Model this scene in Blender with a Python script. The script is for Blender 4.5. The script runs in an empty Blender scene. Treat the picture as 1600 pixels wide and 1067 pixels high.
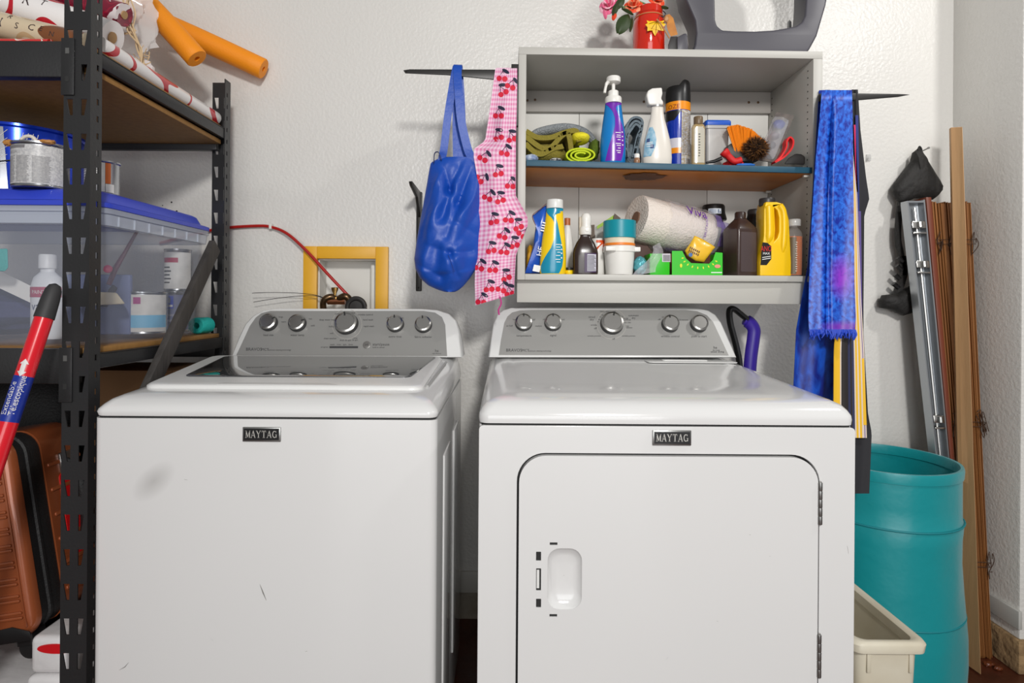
import bpy, bmesh, math, random
from mathutils import Vector, Matrix, noise
from mathutils.geometry import tessellate_polygon
scene = bpy.context.scene
COL = scene.collection
PI = math.pi
sin, cos = math.sin, math.cos

# ------------------------------------------------------------------ camera
FPX = 940.0; PX0 = 790.0; PY0 = 470.0; CAMZ = 1.11; ROLL = math.radians(0.4)
cam = bpy.data.cameras.new('camera'); cam.sensor_width = 36; cam.lens = FPX / 1600 * 36
cam.shift_x = (800 - PX0) / 1600; cam.shift_y = -(533.5 - PY0) / 1600; cam.clip_start = 0.02
camo = bpy.data.objects.new('camera', cam); COL.objects.link(camo)
camo.matrix_world = Matrix.Translation((0, 0, CAMZ)) @ Matrix.Rotation(PI/2, 4, 'X') @ Matrix.Rotation(ROLL, 4, 'Z')
scene.camera = camo
# ------------------------------------------------------------------ world, lamps, exposure
world = bpy.data.worlds.new('room_ambience'); scene.world = world; world.use_nodes = True
world.node_tree.nodes['Background'].inputs[0].default_value = (1.0, 0.995, 0.985, 1)
world.node_tree.nodes['Background'].inputs[1].default_value = 0.27
def area(name, loc, target, size, power, col=(1, .98, .955), shape='DISK'):
    l = bpy.data.lights.new(name, 'AREA'); l.shape = shape; l.size = size; l.energy = power; l.color = col
    o = bpy.data.objects.new(name, l); COL.objects.link(o); o.location = loc
    o.rotation_euler = (Vector(target) - Vector(loc)).to_track_quat('-Z', 'Y').to_euler()
    return o
area('ceiling_lamp', (0.5, -1.6, 2.38), (0.3, 2.0, 1.0), 0.36, 74)
fill = area('added_soft_fill', (0.1, -3.1, 1.05), (0.1, 2.0, 1.05), 2.6, 62, (.98, .99, 1.0), 'RECTANGLE'); fill.data.size_y = 2.0  # added area light behind the camera, brightens shelf undersides and the appliance gap
area('side_ceiling_lamp', (1.76, 0.84, 2.62), (0.9, 1.9, 1.0), 0.11, 11)
scene.view_settings.view_transform = 'Standard'; scene.view_settings.look = 'None'
scene.view_settings.gamma = 1; scene.view_settings.exposure = -0.09
scene.view_settings.use_curve_mapping = False

# ------------------------------------------------------------------ helpers
def at(px, py, Y):
    dx, dy = px - PX0, py - PY0
    ux = dx*cos(ROLL) + dy*sin(ROLL); uy = -dx*sin(ROLL) + dy*cos(ROLL)
    return Vector((ux/FPX*Y, Y, CAMZ - uy/FPX*Y))
def lin(c): c /= 255.0; return c/12.92 if c <= .04045 else ((c+.055)/1.055)**2.4
def C(r, g, b): return (lin(r), lin(g), lin(b), 1)
MATS = {}
def mat(name, rgb=(200, 200, 200), rough=.5, metal=0, var=None, bump=None, coat=0, spec=.5, sheen=0, stretch=None):
    """var = (scale, rgb2, detail, contrast): mottling towards a second colour; bump = (scale, strength)"""
    if name in MATS: return MATS[name]
    m = bpy.data.materials.new(name); m.use_nodes = True; nt = m.node_tree; b = nt.nodes['Principled BSDF']
    b.inputs['Base Color'].default_value = C(*rgb); b.inputs['Roughness'].default_value = rough
    b.inputs['Metallic'].default_value = metal; b.inputs['Coat Weight'].default_value = coat
    b.inputs['Specular IOR Level'].default_value = spec; b.inputs['Sheen Weight'].default_value = sheen
    tc = nt.nodes.new('ShaderNodeTexCoord'); mp = nt.nodes.new('ShaderNodeMapping')
    nt.links.new(tc.outputs['Object'], mp.inputs[0])
    if stretch: mp.inputs['Scale'].default_value = stretch
    if var:
        n = nt.nodes.new('ShaderNodeTexNoise'); n.inputs['Scale'].default_value = var[0]
        n.inputs['Detail'].default_value = var[2] if len(var) > 2 else 4
        nt.links.new(mp.outputs[0], n.inputs['Vector'])
        r = nt.nodes.new('ShaderNodeValToRGB'); k = var[3] if len(var) > 3 else .25
        r.color_ramp.elements[0].position = .5-k; r.color_ramp.elements[1].position = .5+k
        r.color_ramp.elements[0].color = C(*rgb); r.color_ramp.elements[1].color = C(*var[1])
        nt.links.new(n.outputs['Fac'], r.inputs[0]); nt.links.new(r.outputs[0], b.inputs['Base Color'])
    if bump:
        n = nt.nodes.new('ShaderNodeTexNoise'); n.inputs['Scale'].default_value = bump[0]; n.inputs['Detail'].default_value = 3
        nt.links.new(mp.outputs[0], n.inputs['Vector'])
        bp = nt.nodes.new('ShaderNodeBump'); bp.inputs['Strength'].default_value = bump[1]; bp.inputs['Distance'].default_value = .01
        nt.links.new(n.outputs['Fac'], bp.inputs['Height']); nt.links.new(bp.outputs[0], b.inputs['Normal'])
    MATS[name] = m; return m
def clear(name, rgb=(235, 240, 245), alpha=.35, rough=.15):
    """thin clear or milky plastic: part of the light goes straight through, the rest meets a glossy skin"""
    if name in MATS: return MATS[name]
    m = bpy.data.materials.new(name); m.use_nodes = True; nt = m.node_tree; b = nt.nodes['Principled BSDF']
    b.inputs['Base Color'].default_value = C(*rgb); b.inputs['Roughness'].default_value = rough
    t = nt.nodes.new('ShaderNodeBsdfTransparent'); mx = nt.nodes.new('ShaderNodeMixShader'); mx.inputs[0].default_value = alpha
    nt.links.new(t.outputs[0], mx.inputs[1]); nt.links.new(b.outputs[0], mx.inputs[2])
    nt.links.new(mx.outputs[0], nt.nodes['Material Output'].inputs[0]); MATS[name] = m; return m
def mathnode(nt, op, a, b=None, c=None):
    n = nt.nodes.new('ShaderNodeMath'); n.operation = op
    for i, s in enumerate((a, b, c)):
        if s is None: continue
        if isinstance(s, (int, float)): n.inputs[i].default_value = s
        else: nt.links.new(s, n.inputs[i])
    return n.outputs[0]

WPOS = {}
class G:
    def __init__(s): s.v = []; s.f = []; s.mi = []; s.uv = None
    def add(s, v, f, mi=0):
        o = len(s.v); s.v += [Vector(p) for p in v]; s.f += [tuple(i+o for i in q) for q in f]; s.mi += [mi]*len(f); return s
    def hexa(s, p, mi=0):   # p: 4 bottom then 4 top, same winding
        return s.add(p, [(3, 2, 1, 0), (4, 5, 6, 7), (0, 1, 5, 4), (1, 2, 6, 5), (2, 3, 7, 6), (3, 0, 4, 7)], mi)
    def box(s, x0, x1, y0, y1, z0, z1, mi=0):
        return s.hexa([(x0, y0, z0), (x1, y0, z0), (x1, y1, z0), (x0, y1, z0), (x0, y0, z1), (x1, y0, z1), (x1, y1, z1), (x0, y1, z1)], mi)
    def rings(s, rings, mi=0, cap=True, close=False):
        n = len(rings[0]); v = [p for r in rings for p in r]; f = []
        m = len(rings)
        for i in range(m if close else m-1):
            a, b = i*n, ((i+1) % m)*n
            for j in range(n): k = (j+1) % n; f.append((a+j, a+k, b+k, b+j))
        if cap and not close: f += [tuple(range(n))[::-1], tuple(range((m-1)*n, m*n))]
        return s.add(v, f, mi)
    def tube(s, path, r, n=10, mi=0, flat=1.0, cap=True):
        path = [Vector(p) for p in path]; rr = r if isinstance(r, (list, tuple)) else [r]*len(path)
        up = None; rings = []
        for i, p in enumerate(path):
            t = (path[min(i+1, len(path)-1)] - path[max(i-1, 0)]).normalized()
            if up is None: up = Vector((0, 0, 1)) if abs(t.z) < .9 else Vector((0, 1, 0))
            a = t.cross(up)
            if a.length < 1e-6: a = t.orthogonal()
            a.normalize(); b = a.cross(t).normalized(); up = b
            rings.append([p + a*(rr[i]*cos(2*PI*j/n)) + b*(rr[i]*flat*sin(2*PI*j/n)) for j in range(n)])
        return s.rings(rings, mi, cap)
    def ribbon(s, path, w, th, side, mi=0):
        """strap of width w along side-vector(s)"""
        path = [Vector(p) for p in path]; rings = []
        for i, p in enumerate(path):
            t = (path[min(i+1, len(path)-1)] - path[max(i-1, 0)]).normalized()
            sd = Vector(side[i] if isinstance(side, list) else side); sd = (sd - t*sd.dot(t)).normalized(); nn = t.cross(sd).normalized()
            ww = w[i] if isinstance(w, (list, tuple)) else w
            rings.append([p+sd*ww/2+nn*th/2, p-sd*ww/2+nn*th/2, p-sd*ww/2-nn*th/2, p+sd*ww/2-nn*th/2])
        return s.rings(rings, mi)
    def lathe(s, prof, c, n=28, sx=1, sy=1, mi=0, sq=2, axis=None, rot=0, cap=True):
        c = Vector(c); rings = []
        q = Vector(axis).to_track_quat('Z', 'Y') if axis is not None else None
        for r, z in prof:
            ring = []
            for j in range(n):
                a = 2*PI*j/n + rot; k = 1 if sq == 2 else (abs(cos(a-rot))**sq + abs(sin(a-rot))**sq)**(-1/sq)
                p = Vector((max(r, 1e-5)*k*cos(a)*sx, max(r, 1e-5)*k*sin(a)*sy, z))
                ring.append(c + (q @ p if q else p))
            rings.append(ring)
        return s.rings(rings, mi, cap)
    def plate(s, outer, holes, mp, th, mi=0, walls=True):
        """flat plate with holes; outer/holes are 2-D loops, mp(u, v, w) gives the point, w from 0 (front) to th (back)"""
        loops = [outer] + list(holes); flat = [p for l in loops for p in l]; n = len(flat)
        tri = tessellate_polygon([[Vector((p[0], p[1], 0)) for p in l] for l in loops])
        v = [mp(p[0], p[1], 0) for p in flat] + [mp(p[0], p[1], th) for p in flat]; f = []
        for t in tri:
            f.append(tuple(t)); f.append(tuple(i+n for i in t[::-1]))
        o = 0
        if walls:
            for l in loops:
                m = len(l)
                for i in range(m): f.append((o+i, o+(i+1) % m, n+o+(i+1) % m, n+o+i))
                o += m
        return s.add(v, f, mi)
    def prism(s, poly, mp, d0, d1, mi=0):
        return s.plate(poly, [], lambda u, v, w: mp(u, v, d0+w), d1-d0, mi)
    def sheet(s, P, nu, nv, th=.002, mi=0):
        """cloth: P(u, v) on the unit square, given a thickness; keeps uv"""
        g = [[Vector(P(i/nu, j/nv)) for i in range(nu+1)] for j in range(nv+1)]; W = nu+1
        front = []; back = []; uv = []
        for j in range(nv+1):
            for i in range(W):
                a = g[j][min(i+1, nu)] - g[j][max(i-1, 0)]; b = g[min(j+1, nv)][i] - g[max(j-1, 0)][i]
                nn = a.cross(b); nn = nn.normalized() if nn.length > 1e-12 else Vector((0, -1, 0))
                front.append(g[j][i]+nn*th/2); back.append(g[j][i]-nn*th/2); uv.append((i/nu, j/nv))
        N = len(front); f = []
        for j in range(nv):
            for i in range(nu):
                a = j*W+i; f.append((a, a+1, a+W+1, a+W)); f.append((N+a, N+a+W, N+a+W+1, N+a+1))
        bd = [i for i in range(W)] + [j*W+nu for j in range(1, nv+1)] + [nv*W+i for i in range(nu-1, -1, -1)] + [j*W for j in range(nv-1, 0, -1)]
        for k in range(len(bd)): a, b = bd[k], bd[(k+1) % len(bd)]; f.append((b, a, N+a, N+b))
        if s.uv is None: s.uv = {}
        o = len(s.v)
        for k in range(N): s.uv[o+k] = uv[k]; s.uv[o+N+k] = uv[k]
        return s.add(front+back, f, mi)
    def blob(s, c, rad, seed=0, amp=.15, freq=2.0, n=28, m=16, sq=2.2, mi=0, flat_bottom=None):
        c = Vector(c); rings = []
        for i in range(m+1):
            ph = -PI/2 + PI*i/m; ring = []
            for j in range(n):
                a = 2*PI*j/n; d = Vector((cos(ph)*cos(a), cos(ph)*sin(a), sin(ph)))
                k = (abs(d.x)**sq + abs(d.y)**sq + abs(d.z)**sq)**(-1/sq)
                k *= 1 + amp*noise.noise(d*freq + Vector((seed*7.3, seed*3.1, seed)))
                p = Vector((d.x*rad[0]*k, d.y*rad[1]*k, d.z*rad[2]*k)) + c
                if flat_bottom is not None and p.z < flat_bottom: p.z = flat_bottom + (p.z-flat_bottom)*.02
                ring.append(p)
            rings.append(ring)
        return s.rings(rings, mi)
    def build(s, name, mats, parent=None, smooth=35, bevel=0, seg=2, recalc=True):
        lo = Vector((min(p.x for p in s.v), min(p.y for p in s.v), min(p.z for p in s.v)))
        hi = Vector((max(p.x for p in s.v), max(p.y for p in s.v), max(p.z for p in s.v)))
        c = Vector(((lo.x+hi.x)/2, (lo.y+hi.y)/2, lo.z))
        me = bpy.data.meshes.new(name); me.from_pydata([p-c for p in s.v], [], s.f)
        if s.uv is not None:
            l = me.uv_layers.new(name='UVMap')
            for lp in me.loops: l.data[lp.index].uv = s.uv.get(lp.vertex_index, (0, 0))
        for m in (mats if isinstance(mats, (list, tuple)) else [mats]): me.materials.append(m)
        for p, i in zip(me.polygons, s.mi): p.material_index = i
        bm = bmesh.new(); bm.from_mesh(me)
        bmesh.ops.remove_doubles(bm, verts=bm.verts, dist=1e-6)
        if recalc: bmesh.ops.recalc_face_normals(bm, faces=bm.faces)
        if bevel:
            ed = [e for e in bm.edges if len(e.link_faces) == 2 and e.calc_face_angle(0) > .5]
            bmesh.ops.bevel(bm, geom=ed, offset=bevel, segments=seg, affect='EDGES', clamp_overlap=True, profile=.5)
        bm.to_mesh(me); bm.free()
        if smooth: me.shade_smooth(); me.set_sharp_from_angle(angle=math.radians(smooth))
        o = bpy.data.objects.new(name, me); COL.objects.link(o)
        WPOS[o] = c; o.location = c - (WPOS[parent] if parent else Vector((0, 0, 0))); o.parent = parent
        return o
def tag(o, label, cat, group=None):
    o['label'] = label; o['category'] = cat
    if group: o['group'] = group
    return o
def thing(name, loc, label, cat, group=None):
    o = bpy.data.objects.new(name, None); COL.objects.link(o); o.empty_display_size = .05
    o.location = loc; WPOS[o] = Vector(loc); return tag(o, label, cat, group)
def struct(o): o['kind'] = 'structure'; return o
def rrect(u0, u1, v0, v1, r, n=6):
    out = []
    for cx, cy, a0 in ((u1-r, v1-r, 0), (u0+r, v1-r, 90), (u0+r, v0+r, 180), (u1-r, v0+r, 270)):
        for i in range(n+1): a = math.radians(a0+90*i/n); out.append((cx+r*cos(a), cy+r*sin(a)))
    return out
def smoothpath(pts, k=6):
    pts = [Vector(p) for p in pts]; out = []
    for i in range(len(pts)-1):
        p0, p1, p2, p3 = pts[max(i-1, 0)], pts[i], pts[i+1], pts[min(i+2, len(pts)-1)]
        for j in range(k):
            t = j/k; out.append(.5*((2*p1)+(p2-p0)*t+(2*p0-5*p1+4*p2-p3)*t*t+(3*p1-p0-3*p2+p3)*t**3))
    return out+[pts[-1]]
def interp(tab, t):
    if t <= tab[0][0]: return tab[0][1:]
    for a, b in zip(tab, tab[1:]):
        if t <= b[0]:
            k = (t-a[0])/(b[0]-a[0]); return tuple(x+(y-x)*k for x, y in zip(a[1:], b[1:]))
    return tab[-1][1:]
TXT = {}
def textmesh(s):
    if s not in TXT:
        cu = bpy.data.curves.new('t', 'FONT'); cu.body = s; cu.size = 1; cu.resolution_u = 2
        ob = bpy.data.objects.new('t', cu); me = bpy.data.meshes.new_from_object(ob)
        v = [tuple(p.co[:2]) for p in me.vertices]; f = [tuple(p.vertices) for p in me.polygons]
        bpy.data.objects.remove(ob); bpy.data.meshes.remove(me); bpy.data.curves.remove(cu)
        w = max([p[0] for p in v] or [0]); TXT[s] = (v, f, w)
    return TXT[s]
def text(g, s, mp, size, u0, v0, align='l', mi=0, xs=1):
    """print: letters mapped by mp(u, v)"""
    v, f, w = textmesh(s); off = {'l': 0, 'c': -w/2, 'r': -w}[align]
    return g.add([mp(u0+(p[0]+off)*size*xs, v0+p[1]*size) for p in v], f, mi)
class Surf:
    """skin of a lathe-like vessel: (angle from the front, height) -> point"""
    def __init__(s, prof, c, sx=1, sy=1, sq=2, lean=0): s.p = [(z, r) for r, z in prof]; s.c = Vector(c); s.sx = sx; s.sy = sy; s.sq = sq; s.lean = lean
    def __call__(s, a, z, off=.0006):
        r = interp(s.p, z)[0]; k = 1 if s.sq == 2 else (abs(cos(a))**s.sq + abs(sin(a))**s.sq)**(-1/s.sq)
        return s.c + Vector((sin(a)*(r*k*s.sx+off)+s.lean*z, -cos(a)*(r*k*s.sy+off), z))
    def patch(s, g, rows, n=8, off=.0006, mi=0):
        """rows: (z, a_left, a_right), resampled so that the print follows the curve of the body"""
        off += .0003; z0, z1 = rows[0][0], rows[-1][0]
        if len(rows) > 2 or (z1-z0) > .012: rows = [(z0+(z1-z0)*i/26,)+tuple(interp(rows, z0+(z1-z0)*i/26)) for i in range(27)]
        v = []; f = []
        for z, a, b in rows: v += [s(a+(b-a)*i/n, z, off) for i in range(n+1)]
        for j in range(len(rows)-1):
            for i in range(n): q = j*(n+1)+i; f.append((q, q+1, q+n+2, q+n+1))
        return g.add(v, f, mi)
    def write(s, g, txt, size, a0, z0, off=.0009, align='c', mi=0, xs=1, vertical=False):
        r = max(interp(s.p, z0)[0]*s.sx, .005)
        if vertical: return text(g, txt, lambda u, v: s(a0-v/r, z0+u, off), size, 0, 0, align, mi, xs)
        return text(g, txt, lambda u, v: s(a0+u/r, z0+v, off), size, 0, 0, align, mi, xs)

# ================================================================== THE ROOM
YW = 2.095; XR = 1.553
m_wall = mat('painted_drywall', (225, 223, 218), .34, var=(1.6, (218, 216, 211), 3, .3), bump=(95, .2))
m_conc = mat('rough_concrete', (176, 168, 155), .9, var=(14, (138, 126, 110), 6, .25), bump=(40, .8))
m_floor = mat('worn_brown_floor_paint', (92, 44, 26), .32, var=(5, (52, 24, 15), 7, .2), bump=(30, .25))
m_hole = mat('dark_hole', (22, 20, 18), .9)
m_yel = mat('yellow_painted_wood', (236, 178, 44), .45, var=(9, (228, 168, 36), 3, .3))
HX0, HX1, HZ0, HZ1 = -.653, -.45, 1.02, 1.252
wall = struct(G().plate([(-2.7, .17), (XR, .17), (XR, 2.75), (-2.7, 2.75)], [[(HX0, HZ0), (HX1, HZ0), (HX1, HZ1), (HX0, HZ1)]],
              lambda u, v, w: Vector((u, YW+w, v)), .11).build('wall_back', m_wall, smooth=0))
g = G(); d = YW+.085
a, b_, c_, e_ = HX0+.0005, HX1-.0005, HZ0+.0005, HZ1-.0005
g.box(a, a+.004, YW+.001, d, c_, e_).box(b_-.004, b_, YW+.001, d, c_, e_).box(a+.004, b_-.004, YW+.001, d, e_-.004, e_)
g.box(a+.004, b_-.004, YW+.001, d, c_, c_+.004).box(a+.004, b_-.004, d-.004, d, c_+.004, e_-.004)
g.build('recess_lining', mat('recess_white', (222, 220, 214), .5), wall, smooth=0)
hb = []
for px, py, r in ((258, 328, .0065), (268, 316, .003), (276, 330, .0035), (269, 337, .002), (254, 321, .002)):
    p = at(px, py, YW-.0008); G().lathe([(r, 0), (r*.8, .0006)], p, 10, axis=(0, -1, 0)).build('screw_hole', m_hole, wall)
struct(G().plate([(-2.7, 0), (XR, 0), (XR, .17), (-2.7, .17)], [], lambda u, v, w: Vector((u, YW+.004+w, v)), .1).build('wall_footing_back', m_conc, smooth=0))
struct(G().box(-2.7, XR, YW-.012, YW+.004, .098, .17).build('baseboard_back', mat('old_white_trim', (205, 202, 194), .5), bevel=.003))
wr = struct(G().add([(XR, 1.81, .1), (XR, YW+.11, .1), (XR, YW+.11, 2.75), (XR, 1.81, 2.75), (2.7, 1.81, .1), (2.7, YW+.11, .1), (2.7, YW+.11, 2.75), (2.7, 1.81, 2.75)],
            [(0, 1, 2, 3), (0, 3, 7, 4), (4, 7, 6, 5), (1, 5, 6, 2), (3, 2, 6, 7), (0, 4, 5, 1)]).build('wall_right', m_wall, bevel=.006))
struct(G().box(XR-.008, 2.7, 1.802, YW-.013, 0, .1).build('wall_footing_right', mat('raw_footing', (170, 140, 100), .9, var=(20, (120, 95, 66), 6, .25), bump=(40, .8)), bevel=.004))
struct(G().box(XR-.011, XR+.001, 1.80, YW-.013, .135, .19).build('baseboard_right', mat('grey_trim', (176, 175, 170), .5), bevel=.003))
struct(G().box(-2.9, 2.9, -3.2, 2.3, -.03, 0).build('floor', m_floor, smooth=0))

# ================================================================== APPLIANCES
m_enamel = mat('white_enamel', (219, 219, 218), .14, coat=.2, var=(2.2, (216, 216, 215), 2, .4))
m_enamel_dull = mat('white_plastic_trim', (221, 221, 219), .3)
m_gap = mat('shadow_gap_rubber', (38, 38, 38), .8)
m_panel = mat('brushed_silver_panel', (158, 157, 154), .34, metal=.35, var=(3, (150, 149, 146), 2, .4))
m_print = mat('dark_grey_print', (52, 52, 54), .6)
m_knob = mat('satin_silver_knob', (182, 178, 172), .38, metal=.6)
m_chrome = mat('chrome', (190, 188, 184), .25, metal=1)
m_dark = mat('dark_grey_plastic', (48, 48, 50), .4)
m_steel = mat('dull_steel', (150, 150, 148), .3, metal=.9)
m_badge = mat('badge_black', (24, 24, 26), .3)
m_glass = mat('smoked_glass', (62, 64, 66), .04, coat=1.0, spec=.8)
m_scuff = mat('grey_scuff', (128, 126, 122), .6)
KY0, KY1 = 1.775, 1.842      # console face: front at its foot, back at its top
def con(px, py, off=0.0):
    t = (558-py)/74.0; p = at(px, py, KY0+(KY1-KY0)*t)
    return p + Vector((0, -.907, .42))*off
def SERIF(ch):
    """strokes of a slab-serif capital on a 0..1 box: list of quads"""
    t, n = .17, .075
    def bar(x0, y0, x1, y1, w):
        d = Vector((x1-x0, y1-y0)); q = Vector((-d.y, d.x)).normalized()*w/2
        return [(x0+q.x, y0+q.y), (x0-q.x, y0-q.y), (x1-q.x, y1-q.y), (x1+q.x, y1+q.y)]
    def ser(x, y, w=.3): return [(x-w/2, y-.035), (x+w/2, y-.035), (x+w/2, y+.035), (x-w/2, y+.035)]
    if ch == 'M': return [bar(.14, 0, .14, 1, n), bar(.86, 0, .86, 1, t), bar(.14, 1, .5, .08, t), bar(.86, 1, .5, .08, n), ser(.14, .03), ser(.86, .03), ser(.1, .97, .22), ser(.9, .97, .22)]
    if ch == 'A': return [bar(.12, 0, .5, 1, n), bar(.5, 1, .86, 0, t), bar(.25, .33, .7, .33, .07), ser(.12, .03), ser(.86, .03)]
    if ch == 'Y': return [bar(.12, 1, .5, .45, t), bar(.88, 1, .5, .45, n), bar(.5, 0, .5, .5, t), ser(.5, .03, .36), ser(.12, .97), ser(.88, .97)]
    if ch == 'T': return [bar(.5, 0, .5, 1, t), bar(.08, .955, .92, .955, .09), bar(.11, .98, .11, .74, .06), bar(.89, .98, .89, .74, .06), ser(.5, .03, .4)]
    q = []   # G
    for i in range(12):
        a0, a1 = math.radians(50+i*22), math.radians(50+(i+1)*22)
        q.append(bar(.5+.38*cos(a0), .5+.44*sin(a0), .5+.38*cos(a1), .5+.44*sin(a1), .1+.07*max(0, -cos((a0+a1)/2))))
    return q+[bar(.86, .06, .86, .46, .14), ser(.82, .45, .34), bar(.8, .98, .8, .72, .05)]
def badge(parent, px0, px1, py0, py1, Y):
    a = at(px0, py1, Y); b = at(px1, py0, Y)
    x0, x1, z0, z1 = a.x, b.x, a.z, b.z; w = x1-x0; h = z1-z0
    pl = G().box(x0, x1, Y-.004, Y, z0, z1).build('badge', m_steel, parent, bevel=.001); pl['label'] = 'small black and silver name badge'
    G().box(x0+w*.04, x1-w*.04, Y-.0052, Y-.0038, z0+h*.12, z1-h*.1).build('badge_plate', m_badge, pl)
    g = G(); cw = w*.84/6
    for i, ch in enumerate('MAYTAG'):
        for q in SERIF(ch):
            mpx = lambda u, v: Vector((x0+w*.08+cw*(i+.04)+u*cw*.92, Y-.0056, z0+h*.27+v*h*.5))
            g.add([mpx(*p) for p in q], [(0, 1, 2, 3)])
    g.build('badge_letters', mat('badge_silver', (196, 194, 188), .3, metal=.3), pl, smooth=0, recalc=False)
def knob(parent, px, py, rpx, ang, pointer=True):
    c = con(px, py, .0); ax = Vector((0, -.907, .42)); r = rpx*1.8/940
    k = G().lathe([(r*1.08, 0), (r*1.06, .006), (r, .016), (r*.99, .024)], c, 40, axis=ax).build('knob', m_dark, parent)
    G().lathe([(r*.99, .0238), (r*.97, .0275), (r*.80, .0295), (r*.77, .0285)], c, 40, axis=ax).build('knob_ring', m_chrome, k)
    G().lathe([(r*.77, .0284), (r*.74, .0272), (r*.3, .0262), (0, .026)], c, 40, axis=ax).build('knob_face', m_knob, k)
    if pointer:
        e1 = Vector((1, 0, 0)); e2 = Vector((0, .42, .907)); a = math.radians(ang); dr = e1*sin(a)+e2*cos(a); sd = e1*cos(a)-e2*sin(a)
        q = c+ax*.0302; G().hexa([q+dr*r*.62-sd*r*.07-ax*.004, q+dr*r*.62+sd*r*.07-ax*.004, q+dr*r*.98+sd*r*.07-ax*.004, q+dr*r*.98-sd*r*.07-ax*.004,
                                  q+dr*r*.62-sd*r*.07, q+dr*r*.62+sd*r*.07, q+dr*r*.96+sd*r*.07, q+dr*r*.96-sd*r*.07]).build('pointer', m_gap, k)
def console(parent, shell, panel, knobs, words, lines=()):
    ring = lambda off, dy, k: [con(x, y, off)+Vector((0, dy, 0)) for x, y in shell]
    cx = sum(p[0] for p in shell)/len(shell)
    f1 = [(cx+(x-cx)*.988, y+(1.8 if y < 545 else 0)) for x, y in shell]
    back = []
    for x, y in shell:
        p = con(x, y); back.append(Vector((p.x, 1.895, p.z-.006*(y < 545))))
    G().rings([[con(x, y, .007) for x, y in f1], [con(x, y, .002) for x, y in shell], back]).build('console', m_enamel_dull, parent, smooth=50)
    G().plate(panel, [], lambda u, v, w: con(u, v, .0085-w), .004).build('control_panel', m_panel, parent, smooth=0)
    for k in knobs: knob(parent, *k)
    g = G()
    for s, px, py, h, al in words: text(g, s, lambda u, v: con(px+u, py-v, .0092), h*1.35, 0, 0, al)
    for x0, y0, x1, y1 in lines: g.add([con(x0, y1, .0092), con(x1, y1, .0092), con(x1, y0, .0092), con(x0, y0, .0092)], [(0, 1, 2, 3)])
    # dotted ring round the big dial
    o = g.build('panel_print', m_print, parent, smooth=0, recalc=False); o['label'] = 'small dark printed control markings'; o['kind'] = 'stuff'
    bx, by, br = [k for k in knobs if k[2] > 15][0][:3]
    arc = [con(bx+br*1.32*sin(a), by-br*1.32*cos(a), .0088) for a in [math.radians(15+330*i/50) for i in range(51)]]
    G().tube(arc, .0004, 4).build('dial_ring', mat('pale_ring', (196, 190, 182), .5), parent)

def deck_loft(x0, x1, y0, y1, r, zf, steps):
    """rounded slab: steps (height, inset); zf(y) adds the slope of the top"""
    return [[Vector((u, v, h + (zf(v) if k else 0))) for u, v in rrect(x0+i, x1-i, y0+i, y1-(i*.2), max(r-i*.2, .004), 5)] for h, i, k in steps]

# ---------------------------------------------------------------- washer
WX0, WX1, WY0, WY1 = -.839, -.138, 1.226, 1.905
was = thing('washing_machine', ((WX0+WX1)/2, (WY0+WY1)/2, 0), 'white top-loading washing machine with smoked glass lid beside the black rack', 'washing machine', 'laundry appliances')
G().rings([[Vector((u, v, z)) for u, v in rrect(WX0, WX1, WY0, WY1, .016, 4)] for z in (.03, .8655)]).build('body', m_enamel, was)
for x in (WX0+.06, WX1-.06):
    for y in (WY0+.06, WY1-.06): G().lathe([(.018, 0), (.022, .008), (.012, .012), (.012, .031)], (x, y, 0), 14).build('foot', m_dark, was)
G().rings([[Vector((u, v, z)) for u, v in rrect(WX0+.004, WX1-.004, WY0+.004, WY1-.004, .014, 4)] for z in (.865, .8705)]).build('seam_gap', m_gap, was)
zf = lambda y: .06*(y-1.25)
st = [(.870, .001, 0), (.878, -.001, 0), (.884, .001, .5), (.892, .008, 1), (.900, .018, 1), (.9055, .032, 1), (.908, .05, 1)]
def wz(h, k, y): return h+zf(y)*min(1, k)
rg = [[Vector((u, v, wz(h, k, v) if k else h)) for u, v in rrect(WX0+i, WX1-i, WY0+i, WY1-.02-(i*.1), .02, 5)] for h, i, k in st]
G().rings(rg).build('top_deck', m_enamel, was, smooth=60)
# side panel embossing
for y0, y1 in ((1.36, 1.50), (1.62, 1.76)):
    G().box(WX1-.002, WX1+.0035, y0, y1, .16, .76).build('side_rib', m_enamel, was, bevel=.003)
# lid
top = lambda x, y, o=0: Vector((x, y, .908+zf(y)+o))
def trap(pf, o, rad=.03):
    # corners given by pixels on the deck: rounded quad
    pts = []
    for k in range(4):
        p, a, b = Vector(pf[k]), Vector(pf[k-1]), Vector(pf[(k+1) % 4])
        d1 = (a-p).normalized(); d2 = (b-p).normalized()
        for i in range(7):
            t = i/6; q = p+d1*rad*(1-t)**2+d2*rad*t**2; pts.append(q)
    return [top(q.x, q.y, o) for q in pts]
def deckxy(px, py):
    dx, dy = px-PX0, py-PY0; ux = dx*cos(ROLL)+dy*sin(ROLL); uy = -dx*sin(ROLL)+dy*cos(ROLL)
    Y = 940*(1.11-.833)/(uy+940*.06); return (ux/940*Y, Y)
lo = [deckxy(222, 607), deckxy(332, 559.5), deckxy(692, 561), deckxy(660, 610)]
gl = [deckxy(287, 594.5), deckxy(352, 562), deckxy(682, 563.5), deckxy(641, 596)]
def shrink(q, k):
    c = sum((Vector(p) for p in q), Vector((0, 0)))/4; return [tuple(Vector(p)+(c-Vector(p)).normalized()*k) for p in q]
lid = G().rings([trap(lo, -.002), trap(lo, .004), trap(shrink(lo, .006), .008), trap(shrink(lo, .012), .009)]).build('lid', m_enamel_dull, was, smooth=50)
G().rings([trap(gl, .008, .02), trap(gl, .0108, .02), trap(shrink(gl, .002), .0112, .02)]).build('lid_glass', m_glass, lid, smooth=50)
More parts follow.
